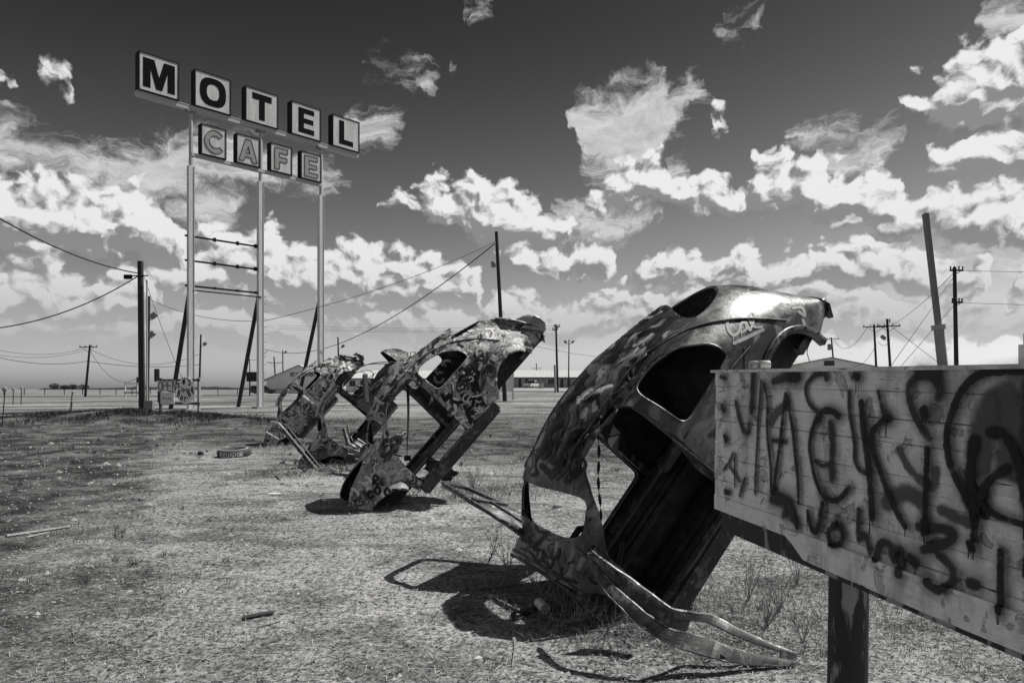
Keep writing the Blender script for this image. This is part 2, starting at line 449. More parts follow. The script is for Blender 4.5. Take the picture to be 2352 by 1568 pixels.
def np_mesh(name, V, Fc, mat, tone=None, n=3, smooth=False):
    """large mesh from arrays: V (k,3), Fc (m,n)"""
    me = bpy.data.meshes.new(name)
    me.vertices.add(len(V)); me.vertices.foreach_set('co', np.ascontiguousarray(V, np.float32).ravel())
    me.loops.add(Fc.size); me.loops.foreach_set('vertex_index', np.ascontiguousarray(Fc, np.int32).ravel())
    me.polygons.add(len(Fc)); me.polygons.foreach_set('loop_start', np.arange(0, Fc.size, n, dtype=np.int32))
    me.update(calc_edges=True)
    if smooth: me.polygons.foreach_set('use_smooth', np.ones(len(Fc), bool))
    if tone is not None:
        at_ = me.attributes.new('tone', 'FLOAT', 'POINT'); at_.data.foreach_set('value', np.ascontiguousarray(tone, np.float32))
    me.materials.append(MATS[mat]); me.validate()
    return me
def round_poly(pts, r, k=5):
    out = []; n = len(pts)
    for i in range(n):
        p0, p1, p2 = (Vector(pts[(i + j) % n][:2]) for j in (-1, 0, 1))
        a, b = (p0 - p1), (p2 - p1); rr = min(r, a.length * .45, b.length * .45)
        A, B = p1 + a.normalized() * rr, p1 + b.normalized() * rr
        for j in range(k + 1):
            t = j / k; out.append(tuple(A * (1 - t) ** 2 + p1 * 2 * t * (1 - t) + B * t * t))
    return out
def plate_mesh(name, loops, thick):
    """flat cut-out with holes, standing in local x-y, thickness about z=0"""
    cu = bpy.data.curves.new(name, 'CURVE'); cu.dimensions = '2D'; cu.fill_mode = 'BOTH'; cu.extrude = thick / 2
    for lp in loops:
        sp = cu.splines.new('POLY'); sp.points.add(len(lp) - 1); sp.use_cyclic_u = True
        for q, (x, y) in zip(sp.points, lp): q.co = (x, y, 0, 1)
    o = bpy.data.objects.new(name, cu); COL.objects.link(o)
    me = bpy.data.meshes.new_from_object(o.evaluated_get(bpy.context.evaluated_depsgraph_get()))
    bpy.data.objects.remove(o); bpy.data.curves.remove(cu); me.name = name; me.materials.clear()
    return me
def smooth_line(pts, step):
    """Catmull-Rom through 2-D points, resampled"""
    P = [Vector(q).to_3d() if len(q) == 2 else Vector(q) for q in pts]
    if len(P) == 2: return [P[0].lerp(P[1], i / max(1, int((P[1] - P[0]).length / step))) for i in range(max(1, int((P[1] - P[0]).length / step)) + 1)]
    out = []
    for i in range(len(P) - 1):
        p0, p1, p2, p3 = P[max(i - 1, 0)], P[i], P[i + 1], P[min(i + 2, len(P) - 1)]
        n = max(1, int((p2 - p1).length / step))
        for j in range(n):
            t = j / n
            out.append(.5 * ((2 * p1) + (p2 - p0) * t + (2 * p0 - 5 * p1 + 4 * p2 - p3) * t * t + (3 * p1 - p0 - 3 * p2 + p3) * t ** 3))
    out.append(P[-1]); return out
def strokes_mesh(name, strokes, place, lift=.002, dl=.0004, step=None, wob=0.0, fade=0.0):
    """painted strokes as thin films. strokes: (half width, softness, [2-D points]); place(x, y, lift) -> point"""
    V, Fc, cov = [], [], []
    for si, (w, soft, pts) in enumerate(strokes):
        L = smooth_line(pts, step or max(w * .5, .004)); L = [Vector((q.x, q.y)) for q in L]
        if len(L) < 2: continue
        d0 = (L[0] - L[1]).normalized(); d1 = (L[-1] - L[-2]).normalized()
        R = w * (1 + soft * .6); core = w * (1 - soft * .45)
        seq = []
        for t in (1.0, .9, .7, .4): seq.append((L[0] + d0 * R * t, math.sqrt(max(0, 1 - t * t)), d0 * -1, 1 - t))
        for i, q in enumerate(L):
            d = (L[min(i + 1, len(L) - 1)] - L[max(i - 1, 0)]); d = d.normalized() if d.length > 1e-7 else d0 * -1
            seq.append((q, 1.0, d, 1.0))
        for t in (.4, .7, .9, 1.0): seq.append((L[-1] + d1 * R * t, math.sqrt(max(0, 1 - t * t)), d1, 1 - t))
        k = len(V); lf = lift + dl * si; ph = 17.3 * si + L[0].x * 3.1
        cr = core / R
        for qi, (q, sc_, d, e) in enumerate(seq):
            nrm = Vector((-d.y, d.x)); sc_ = sc_ * (1 + wob * mnoise.noise((qi * .35, ph, 0)) + wob * .5 * mnoise.noise((qi * 1.3, ph, 5)))
            for o_, cv in ((-1, 0), (-cr, 1), (0, 1), (cr, 1), (1, 0)):
                pt = q + nrm * (o_ * R * max(sc_, .02))
                V.append(place(pt.x, pt.y, lf)); 
                ee = 1.0 if e >= 1 else min(1.0, e / max(.02, 1 - cr) * 1.0)
                cov.append(cv * ee * (1 - fade * max(0.0, mnoise.noise((qi * .22, ph + 40, 2)) * 1.6 + .15)))
        for i in range(len(seq) - 1):
            for j in range(4):
                a = k + i * 5 + j; Fc.append((a, a + 1, a + 6, a + 5))
    me = bpy.data.meshes.new(name); me.from_pydata([tuple(q) for q in V], [], Fc); me.update()
    at_ = me.attributes.new('cover', 'FLOAT', 'POINT'); at_.data.foreach_set('value', cov)
    return me
# brush alphabet: strokes in a box one high, 0.6 wide
GL = {'A': ([(0, 0), (.3, 1), (.6, 0)], [(.1, .35), (.5, .35)]), 'B': ([(0, 0), (0, 1), (.42, .92), (.42, .6), (0, .52), (.52, .42), (.5, .08), (0, 0)],), 'C': ([(.55, .82), (.3, 1), (.05, .7), (.05, .3), (.3, 0), (.55, .18)],),
      'D': ([(0, 0), (0, 1), (.5, .75), (.52, .3), (0, 0)],), 'E': ([(.52, 1), (0, 1), (0, 0), (.54, 0)], [(0, .5), (.42, .5)]), 'F': ([(.52, 1), (0, 1), (0, 0)], [(0, .55), (.4, .55)]),
      'G': ([(.55, .82), (.3, 1), (.05, .7), (.05, .3), (.3, 0), (.55, .2), (.55, .45), (.35, .45)],), 'I': ([(.3, 0), (.3, 1)],), 'K': ([(0, 0), (0, 1)], [(.5, 1), (.03, .45), (.55, 0)]), 'L': ([(.05, 1), (.05, 0), (.5, 0)],),
      'M': ([(0, 0), (.05, 1), (.3, .35), (.55, 1), (.6, 0)],), 'N': ([(0, 0), (.02, 1), (.5, 0), (.52, 1)],), 'O': ([(.3, 1), (.03, .7), (.03, .3), (.3, 0), (.57, .3), (.57, .7), (.3, 1)],), 'P': ([(0, 0), (0, 1), (.48, .9), (.48, .55), (0, .45)],),
      'Q': ([(.3, 1), (.03, .7), (.03, .3), (.3, 0), (.57, .3), (.57, .7), (.3, 1)], [(.35, .3), (.6, -.05)]), 'R': ([(0, 0), (0, 1), (.48, .9), (.46, .58), (0, .48), (.55, 0)],), 'S': ([(.52, .85), (.3, 1), (.05, .8), (.15, .55), (.45, .45), (.55, .2), (.3, 0), (.03, .15)],),
      'T': ([(0, 1), (.6, 1)], [(.3, 1), (.3, 0)]), 'U': ([(.03, 1), (.05, .2), (.3, 0), (.53, .2), (.55, 1)],), 'V': ([(0, 1), (.3, 0), (.6, 1)],), 'W': ([(0, 1), (.15, 0), (.3, .6), (.45, 0), (.6, 1)],), 'X': ([(0, 0), (.55, 1)], [(0, 1), (.55, 0)]), 'Y': ([(0, 1), (.3, .5), (.6, 1)], [(.3, .5), (.3, 0)]),
      '3': ([(.05, .85), (.3, 1), (.5, .8), (.25, .55), (.52, .3), (.3, 0), (.03, .12)],), '-': ([(.1, .45), (.45, .45)],), "'": ([(.3, 1.05), (.25, .8)],), '!': ([(.3, 1), (.3, .3)], [(.3, .05), (.3, .0)]),
      'a': ([(.45, .5), (.2, .58), (.05, .3), (.2, 0), (.42, .2), (.46, .58), (.48, 0)],), 'e': ([(.05, .3), (.45, .34), (.28, .6), (.06, .35), (.2, 0), (.46, .1)],), 'g': ([(.45, .5), (.2, .6), (.05, .3), (.25, .05), (.45, .3), (.46, .55), (.44, -.2), (.2, -.35), (.05, -.2)],),
      'i': ([(.2, .55), (.2, 0)], [(.2, .78), (.21, .82)]), 'l': ([(.1, .5), (.32, .95), (.2, 1), (.16, .3), (.26, 0), (.42, .12)],), 'n': ([(.05, .58), (.06, 0)], [(.06, .4), (.25, .58), (.42, .45), (.44, 0)]), 'o': ([(.25, .58), (.05, .3), (.25, 0), (.45, .3), (.25, .58)],), 'p': ([(.05, .55), (.05, -.35)], [(.05, .5), (.3, .58), (.45, .3), (.25, 0), (.05, .1)]),
      'r': ([(.06, .58), (.08, 0)], [(.08, .35), (.22, .56), (.4, .55)]), 'v': ([(.02, .58), (.22, 0), (.42, .58)],), ' ': ()}
def word(txt, x, y, h, w=None, slant=0.0, adv=.78, rot=0.0, jig=0.0, seed=0):
    """strokes of a word, lower left at x, y"""
    rnd = random.Random(seed); out = []; px = 0.0; sx = (w or h)
    for ch in txt:
        dy = rnd.uniform(-jig, jig) * h
        for st in GL[ch]:
            q = []
            for a, b in st:
                X, Y = px + a * sx + b * h * slant, b * h + dy
                q.append((x + X * math.cos(rot) - Y * math.sin(rot), y + X * math.sin(rot) + Y * math.cos(rot)))
            out.append(q)
        px += (adv if ch not in 'iI\' ' else adv * .6) * sx
    return out

# ------------------------------------------------------------------ terrain
def sstep(t): t = min(1.0, max(0.0, t)); return t * t * (3 - 2 * t)
def ground_z(x, y):
    ramp = sstep((y - 18) / 132) * 1.85
    side = .30 + .70 * sstep((x + 45) / 45)
    z = ramp * side
    # low dirt bank and a shallow ditch by the roadside
    z += .55 * math.exp(-(((x + 17.5) / 5.5) ** 2 + ((y - 31) / 2.2) ** 2)) - .35 * math.exp(-(((x + 24) / 9) ** 2 + ((y - 38) / 4) ** 2))
    if abs(x) < 60 and -10 < y < 70:
        f = min(1, max(0, (70 - y) / 40))
        z += f * (.05 * mnoise.noise((x * .35, y * .35, 0)) + .022 * mnoise.noise((x * 1.3, y * 1.3, 3)))
        if math.hypot(x, y) < 16: z += .010 * mnoise.noise((x * 5, y * 5, 7))
        # grass sward stands a hand above the worn track
        z += f * .05 * sstep((-1.4 - (x + y * .46)) / 2.0)
    for (cx, cy, r_, h_) in ((.75, 4.62, .75, .07), (-1.55, 9.15, .8, .09), (-3.6, 13.1, .9, .10), (-5.8, 18.0, .9, .10)):
        q = ((x - cx) / r_) ** 2 + ((y - cy) / (r_ * .7)) ** 2
        if q < 9: z += h_ * math.exp(-q) * (1 + .5 * mnoise.noise((x * 4, y * 4, 1)))
    return z
def build_ground():
    def axis(lo, hi, fine, c, g):
        a = [c]; s = fine
        while a[-1] < hi: a.append(a[-1] + s); s *= g
        b = [c]; s = fine
        while b[-1] > lo: b.append(b[-1] - s); s *= g
        return sorted(set(b[1:] + a))
    X = axis(-4000, 4000, .09, 0, 1.035); Y = axis(-120, 6000, .09, 5, 1.035)
    nx = len(X)
    V = np.array([(x, y, ground_z(x, y)) for y in Y for x in X], np.float32)
    i, j = np.meshgrid(np.arange(nx - 1), np.arange(len(Y) - 1)); k = (j * nx + i).ravel()
    o = ob('ground', np_mesh('ground', V, np.stack([k, k + 1, k + nx + 1, k + nx], 1), 'dirt_lot', n=4, smooth=True))
    tag(o, 'dusty gravel lot with dry grass reaching to the flat horizon', kind='structure')
build_ground()
def on_ground(x, y, dz=0.0): return Vector((x, y, ground_z(x, y) + dz))
def strip(name, pts, w, mat, label, dz=.02, n=40):
    V = []; Fc = []
    L = smooth_line([(p[0], p[1]) for p in pts], 4.0)
    for i, q in enumerate(L):
        d = (L[min(i + 1, len(L) - 1)] - L[max(i - 1, 0)]).normalized(); nn = Vector((-d.y, d.x, 0))
        for k in range(5):
            P = q + nn * w * (k / 4 - .5); V.append((P.x, P.y, ground_z(P.x, P.y) + dz))
    for i in range(len(L) - 1):
        for k in range(4): a = i * 5 + k; Fc.append((a, a + 5, a + 6, a + 1))
    me = bpy.data.meshes.new(name); me.from_pydata(V, [], Fc); me.update()
    return tag(ob(name, me, mat), label, kind='structure')

# ------------------------------------------------------------------ buried beetle-shaped car bodies
def curve1(pts):
    pts = sorted(pts); xs = np.array([p[0] for p in pts]); ys = np.array([p[1] for p in pts])
    m = np.gradient(ys, xs)
    def f(x):
        x = np.clip(x, xs[0], xs[-1]); i = np.clip(np.searchsorted(xs, x) - 1, 0, len(xs) - 2)
        h = xs[i + 1] - xs[i]; t = (x - xs[i]) / h
        return (2 * t ** 3 - 3 * t * t + 1) * ys[i] + (t ** 3 - 2 * t * t + t) * h * m[i] + (-2 * t ** 3 + 3 * t * t) * ys[i + 1] + (t ** 3 - t * t) * h * m[i + 1]
    return f
ZT = curve1([(.70, .52), (.64, .68), (.52, .80), (.30, .915), (0, .985), (-.30, 1.02), (-.44, 1.05), (-.56, 1.19), (-.66, 1.31), (-.76, 1.375), (-.95, 1.43), (-1.25, 1.485), (-1.5, 1.49), (-1.8, 1.465), (-2.1, 1.42), (-2.4, 1.355), (-2.65, 1.245), (-2.85, 1.10), (-3.0, .93), (-3.13, .72), (-3.24, .53), (-3.3, .44)])
WB = curve1([(.70, .30), (.5, .37), (.2, .46), (0, .50), (-.3, .60), (-.5, .645), (-.8, .67), (-1.2, .685), (-1.6, .68), (-2.0, .655), (-2.3, .615), (-2.6, .56), (-2.9, .48), (-3.15, .40), (-3.3, .33)])
ZB = curve1([(.70, .42), (.4, .34), (0, .28), (-.4, .26), (-2.0, .26), (-2.5, .28), (-2.9, .32), (-3.3, .36)])
def SEX(x): return 2.35 - .65 * sstep((-1.75 - x) / .65)
ZR = curve1([(.7, .93), (-2.05, .93), (-2.3, .90), (-2.6, .76), (-2.85, .62), (-3.05, .50), (-3.3, .39)])
def zbelt(x): return np.minimum(ZR(x), np.maximum(ZT(x) - .13, ZB(x) + .03))
def halfw(x, z):
    zb, ze, zt, w = ZB(x), zbelt(x), ZT(x), WB(x)
    if z <= ze: return float(w * (.95 + .05 * math.sin(min(1, max(0, (z - zb) / (ze - zb))) * math.pi / 2)))
    t = min(.999, (z - ze) / (zt - ze)); e = SEX(x); return float(w * (1 - t ** e) ** (1 / e))
def loft(nx, nl, nu, dent=None):
    X = np.linspace(.68, -3.29, nx); V = []
    for x in X:
        zb, ze, zt, w = (float(q) for q in (ZB(x), zbelt(x), ZT(x), WB(x)))
        SE = SEX(float(x))
        half = [(w * (.95 + .05 * math.sin(a * math.pi / 2)), zb + (ze - zb) * a) for a in (i / nl for i in range(nl))]
        for i in range(nu + 1):
            t = math.pi / 2 * i / nu
            half.append((w * max(0, math.cos(t)) ** (2 / SE), ze + (zt - ze) * math.sin(t) ** (2 / SE)))
        half[-1] = (0.0, zt)
        ring = [(y, z) for y, z in half] + [(-y, z) for y, z in half[-2::-1]]
        for y, z in ring:
            P = Vector((float(x), y, z))
            if dent:
                n = Vector((0, y, max(.0, z - .75) * 1.2)); n = n.normalized() if n.length > 1e-5 else Vector((0, 0, 1))
                P = P + n * dent(P)
            V.append(P)
    m = 2 * (nl + nu) + 1
    Fc = [(i * m + j, i * m + j + 1, (i + 1) * m + j + 1, (i + 1) * m + j) for i in range(nx - 1) for j in range(m - 1)]
    return V, Fc
def prism(mb, poly, axis, a, b):
    """solid of a polygon pushed along axis y ('y': poly in x,z), z ('z': x,y) or x ('x': y,z)"""
    area = sum(p[0] * q[1] - q[0] * p[1] for p, q in zip(poly, poly[1:] + poly[:1]))
    if area < 0: poly = poly[::-1]
    mk = {'y': lambda p, t: (p[0], t, p[1]), 'z': lambda p, t: (p[0], p[1], t), 'x': lambda p, t: (t, p[0], p[1])}[axis]
    n = len(poly); V = [mk(p, a) for p in poly] + [mk(p, b) for p in poly]
    Fc = [tuple(range(n))[::-1], tuple(range(n, 2 * n))] + [(i, (i + 1) % n, n + (i + 1) % n, n + i) for i in range(n)]
    if axis == 'y': Fc = [f[::-1] for f in Fc]
    mb.put(V, Fc)
class Cutters:
    """cutting solids sorted so that those cut together never overlap"""
    def __init__(s): s.g = []
    def put(s, V, Fc):
        lo = [min(v[k] for v in V) for k in range(3)]; hi = [max(v[k] for v in V) for k in range(3)]
        for mb, boxes in s.g:
            if not any(all(lo[k] < b[1][k] and hi[k] > b[0][k] for k in range(3)) for b in boxes):
                mb.add(V, Fc); boxes.append((lo, hi)); return
        mb = MB(); mb.add(V, Fc); s.g.append((mb, [(lo, hi)]))
def boolean_cut(me, cut_mb, thick):
    o = bpy.data.objects.new('t', me); COL.objects.link(o)
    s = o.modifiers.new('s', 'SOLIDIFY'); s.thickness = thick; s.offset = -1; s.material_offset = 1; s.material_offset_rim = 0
    cs = []
    for mb, _ in cut_mb.g:
        c = bpy.data.objects.new('c', mb.mesh('c')); COL.objects.link(c); cs.append(c)
        b = o.modifiers.new('b', 'BOOLEAN'); b.operation = 'DIFFERENCE'; b.object = c; b.solver = 'EXACT'
    r = bpy.data.meshes.new_from_object(o.evaluated_get(bpy.context.evaluated_depsgraph_get()))
    bpy.data.objects.remove(o)
    for c in cs: bpy.data.objects.remove(c)
    return r
DOOR = round_poly([(-.52, .34), (-.52, .93), (-.62, 1.03), (-.80, 1.245), (-.93, 1.335), (-1.12, 1.372), (-1.43, 1.378), (-1.445, .93), (-1.43, .34)], .07)
QWIN = round_poly([(-1.535, 1.00), (-1.525, 1.375), (-1.78, 1.362), (-2.01, 1.285), (-2.17, 1.13), (-2.17, 1.0)], .09)
GUTTER = [(-.80, 1.335), (-.93, 1.392), (-1.15, 1.425), (-1.45, 1.437), (-1.75, 1.418), (-2.02, 1.345), (-2.25, 1.235), (-2.45, 1.07), (-2.62, .88), (-2.76, .70)]
FA, RA = (0.02, .24, .43), (-2.44, .22, .47)          # wheel arches: x, z, radius
def arch_poly(A, n=30): return [(A[0] + A[2] * math.cos(2 * math.pi * i / n), A[1] + A[2] * math.sin(2 * math.pi * i / n)) for i in range(n)]

def pose(yaw, pitch, roll=0.0):
    a, t = rad(yaw), rad(pitch)
    f = Vector((-math.cos(a) * math.cos(t), -math.sin(a) * math.cos(t), -math.sin(t)))
    l = Vector((math.sin(a), -math.cos(a), 0)); u = f.cross(l); r = rad(roll)
    l, u = l * math.cos(r) + u * math.sin(r), u * math.cos(r) - l * math.sin(r)
    return Matrix((f, l, u)).transposed()
class Bug: pass
def make_bug(label, M, T, paint, dent=None, res=(150, 16, 36), doors_cut=(1, -1), floor=True, extra_cut=None, stub=(0, 0), inside='bug_inside', door_shape=DOOR, bulkhead=True, front=True):
    g = Bug(); root = empty('buried_beetle_car')
    root.matrix_world = Matrix.Translation(T) @ M.to_4x4()
    tag(root, label, 'car wreck', 'car bodies planted nose first in a row')
    g.root = root; g.MW = root.matrix_world.copy(); g.MI = g.MW.inverted()
    V, Fc = loft(*res, dent)
    me = bpy.data.meshes.new('b'); me.from_pydata([tuple(v) for v in V], [], [f[::-1] for f in Fc]); me.update()
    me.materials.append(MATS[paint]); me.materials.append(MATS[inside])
    me.polygons.foreach_set('use_smooth', [True] * len(me.polygons))
    c = Cutters()
    for s in (1, -1):
        if s in doors_cut: prism(c, door_shape, 'y', .25 * s if s > 0 else -1.1, 1.1 if s > 0 else -.25)
        prism(c, QWIN, 'y', .25 if s > 0 else -1.1, 1.1 if s > 0 else -.25)
        if front: prism(c, arch_poly(FA), 'y', .22 if s > 0 else -1.1, 1.1 if s > 0 else -.22)
        prism(c, arch_poly(RA), 'y', .22 if s > 0 else -1.1, 1.1 if s > 0 else -.22)
    prism(c, [(.565 * math.copysign(abs(math.cos(t)) ** (.62 if math.sin(t) > 0 else .42), math.cos(t)) * (1 - .24 * max(0, math.sin(t))), 1.20 + (.13 if math.sin(t) > 0 else .138) * math.copysign(abs(math.sin(t)) ** (.75 if math.sin(t) > 0 else .5), math.sin(t))) for t in (2 * math.pi * i / 44 for i in range(44))], 'x', -.80, -.2)          # windscreen
    prism(c, [(.36 * math.cos(2 * math.pi * i / 36), 1.235 + .115 * math.sin(2 * math.pi * i / 36)) for i in range(36)], 'x', -2.86, -2.25)   # rear window
    if front: prism(c, [(.48 + .72 * math.cos(2 * math.pi * i / 40), .41 * math.sin(2 * math.pi * i / 40)) for i in range(40)], 'z', .62, 1.3)          # bonnet gone
    prism(c, round_poly([(-3.03, -.27), (-3.03, .27), (-3.2, .22), (-3.2, -.22)], .05), 'z', .3, 1.3)             # engine lid gone
    for k in range(9):                                                                                              # cooling louvres
        for s in (1, -1):
            y = s * (.05 + .028 * k); prism(c, [(-2.88, y - .008), (-2.88, y + .008), (-3.0, y + .008), (-3.0, y - .008)], 'z', .7, 1.4)
    if extra_cut: extra_cut(c)
    r = boolean_cut(me, c, .018)
    r.name = 'body'; r.set_sharp_from_angle(angle=rad(32))
    g.body = ob('body', r, None, root)
    g.bvh = BVHTree.FromPolygons([v.co.copy() for v in r.vertices], [tuple(p.vertices) for p in r.polygons])
    def side_pt(x, z, s, out=0.0):
        h = g.bvh.ray_cast(Vector((x, 1.6 * s, z)), Vector((0, -s, 0)), 1.6)
        y = halfw(x, z)
        if h[0] is not None and abs(abs(h[0].y) - y) < .06: y = abs(h[0].y)
        return Vector((x, s * (y + out), z))
    g.side_pt = side_pt
    def line_part(name, pts, s, rr, mat, out=.004, closed=False, parent=None, step=.03):
        P = [side_pt(q.x, q.y, s, out) for q in smooth_line([(a, b) for a, b in pts] + ([pts[0]] if closed else []), step)]
        MB_ = MB(); MB_.tube(P, rr, 6); return MB_.build(name, mat, parent or g.body)
    g.line_part = line_part
    for s in (1, -1):
        line_part('drip_rail', GUTTER, s, .010, 'bug_sill', .008)
        line_part('window_rim', QWIN, s, .009, paint, .002, True)
        if s in doors_cut and door_shape is DOOR:
            line_part('door_frame', [p for p in DOOR], s, .010, 'bug_sill', -.012, True)
            # turned-in flange of the door opening
            fl = MB(); P = [side_pt(x, z, s, -.004) for x, z in DOOR]; n = len(P)
            Q = [p - Vector((0, s * .05, 0)) for p in P]
            fl.add(P + Q, [(i, (i + 1) % n, n + (i + 1) % n, n + i) for i in range(n)], True); fl.build('door_flange', 'bug_sill', g.body)
        for A, nm, st in ((FA, 'front', stub[0]), (RA, 'rear', stub[1])):
            if nm == 'front' and not front: continue
            # inner wheel house: back wall and hoop
            w = MB(); n = 22; a0, a1 = rad(8), rad(172); yin = .30 * s
            ring = [(A[0] + (A[2] + .012) * math.cos(a0 + (a1 - a0) * i / n), A[1] + (A[2] + .012) * math.sin(a0 + (a1 - a0) * i / n)) for i in range(n + 1)]
            outer = [side_pt(x, z, s, -.012) for x, z in ring]
            inner = [Vector((x, yin, z)) for x, z in ring]; mid_ = [o_.lerp(i_, .55) + Vector((0, 0, .03)) for o_, i_ in zip(outer, inner)]
            k = n + 1
            w.add(outer + mid_ + inner, [(i, i + 1, k + i + 1, k + i) for i in range(n)] + [(k + i, k + i + 1, 2 * k + i + 1, 2 * k + i) for i in range(n)], True)
            w.add(inner, [tuple(range(k))])
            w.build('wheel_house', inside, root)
            # rolled lip or torn fender stub round the arch
            f = MB(); rows = []
            prof = [(.0, .000), (.006, .012), (-.02, .02), (-.045, .012)] if not st else [(.16, .002), (.12, .03), (.07, .085), (.02, .15), (-.02, .19), (-.05, .20)]
            if not st: prof = [(.055, .004), (.05, .014), (.0, .018), (-.006, -.03)]
            b0, b1 = rad(4 if not st else 14), rad(176 if not st else 150)
            m = 26
            for i in range(m + 1):
                t = b0 + (b1 - b0) * i / m; cx, cz = math.cos(t), math.sin(t)
                base = side_pt(A[0] + (A[2] + .03) * cx, A[1] + (A[2] + .03) * cz, s)
                for dr, dy in prof:
                    jag = .012 * mnoise.noise((i * .7, dr * 9, s * 3.1)) if st else 0
                    rows.append(Vector((A[0] + (A[2] + dr + jag) * cx, base.y + s * dy * (1 if not st else min(1, 1.6 * math.sin(math.pi * (i + 1.5) / (m + 3)) ** .6)), A[1] + (A[2] + dr + jag) * cz)))
            q = len(prof)
            f.add(rows, [(i * q + j, i * q + j + 1, (i + 1) * q + j + 1, (i + 1) * q + j) for i in range(m) for j in range(q - 1)], True)
            o_ = f.build('fender_stub' if st else 'arch_lip', paint, root)
            sm = o_.modifiers.new('t', 'SOLIDIFY'); sm.thickness = .006; sm.offset = 0
        sl = MB(); sl.bar((-.44, s * .615, .245), (-1.97, s * .615, .245), .10, .10); sl.bar((-.46, s * .668, .30), (-1.95, s * .668, .30), .02, .045)
        sl.bar((-.46, s * .60, .165), (-1.95, s * .60, .165), .05, .025)
        sl.build('sill', 'bug_sill', root)
    for s in (1, -1):
        line_part('belt_moulding', [(-1.47, .955), (-1.8, .95), (-2.1, .93), (-2.35, .88)], s, .007, 'bug_sill', .003)
        line_part('quarter_seam', [(-1.93, .30), (-1.99, .55), (-2.12, .78), (-2.30, .92)], s, .005, 'bug_inside', .001)
        if s in doors_cut:
            bp = MB(); bp.bar((-1.475, s * .60, .28), (-1.48, s * .575, .95), .07, .06); bp.bar((-1.48, s * .575, .95), (-1.485, s * .47, 1.37), .06, .05); bp.build('door_post', 'bug_sill', root)
            for z_ in (.48, .80):
                hg = MB(); hp = side_pt(-.50, z_, s, -.02); hg.tube([hp + Vector((0, 0, -.045)), hp + Vector((0, 0, .045))], .014, 8); hg.box(hp + Vector((.03, -s * .01, 0)), (.07, .02, .06)); hg.build('door_hinge', 'dark_metal', root)
            lt = MB(); lt.box(side_pt(-1.46, .62, s, -.02), (.03, .03, .09)); lt.build('latch_plate', 'galvanised', root)
        for k_ in range(9):
            t_ = rad(18 + 18 * k_); x_, z_ = RA[0] + (RA[2] + .035) * math.cos(t_), RA[1] + (RA[2] + .035) * math.sin(t_); bl = MB(); q_ = side_pt(x_, z_, s, .016); bl.tube([q_, q_ + Vector((0, s * .010, 0))], .010, 6); bl.build('fender_bolt', 'dark_metal', g.body)
    if floor:
        fl = MB(); fl.box((-1.2, 0, .215), (1.5, 1.08, .012))
        fl.tube([(-.45, 0, .25), (-1.2, 0, .26), (-1.95, 0, .27)], .10, 10)
        for k in range(4): fl.bar((-.55, .12 + .1 * k, .225), (-1.85, .12 + .1 * k, .225), .03, .012); fl.bar((-.55, -.12 - .1 * k, .225), (-1.85, -.12 - .1 * k, .225), .03, .012)
        fl.build('floor_pan', inside, root)
    fw = MB(); fw.add([(-.40, .58, .26), (-.40, -.58, .26), (-.36, -.58, .80), (-.36, .58, .80), (-.44, .56, 1.0), (-.44, -.56, 1.0)], [(0, 1, 2, 3), (3, 2, 5, 4)])
    fw.build('firewall', inside, root)
    if bulkhead:
        bk = MB(); bk.add([(-1.93, .57, .26), (-1.93, -.57, .26), (-2.18, -.55, .78), (-2.18, .55, .78), (-2.62, .42, .86), (-2.62, -.42, .86)], [(0, 1, 2, 3), (3, 2, 5, 4)])
        bk.build('rear_bulkhead', inside, root)
    # tail valance
    tv = MB(); pts = []
    for i in range(13):
        y = -.36 + .06 * i; pts += [(-3.28 + .35 * y * y, y, .47 - .25 * y * y), (-3.31 + .35 * y * y, y, .36 + .02 * math.sin(i)), (-3.25 + .35 * y * y, y, .25 + .02 * math.sin(i * 2.1))]
    tv.add(pts, [(i * 3 + j, i * 3 + j + 1, i * 3 + j + 4, i * 3 + j + 3) for i in range(12) for j in range(2)], True)
    o_ = tv.build('tail_valance', paint, root); sm = o_.modifiers.new('t', 'SOLIDIFY'); sm.thickness = .008
    # bracket bars behind it
    tb = MB()
    for s in (1, -1): tb.bar((-2.75, s * .38, .36), (-3.28, s * .30, .33), .05, .07)
    tb.bar((-3.2, -.33, .33), (-3.2, .33, .33), .05, .06); tb.build('bumper_bracket', 'bug_sill', root)
    return g
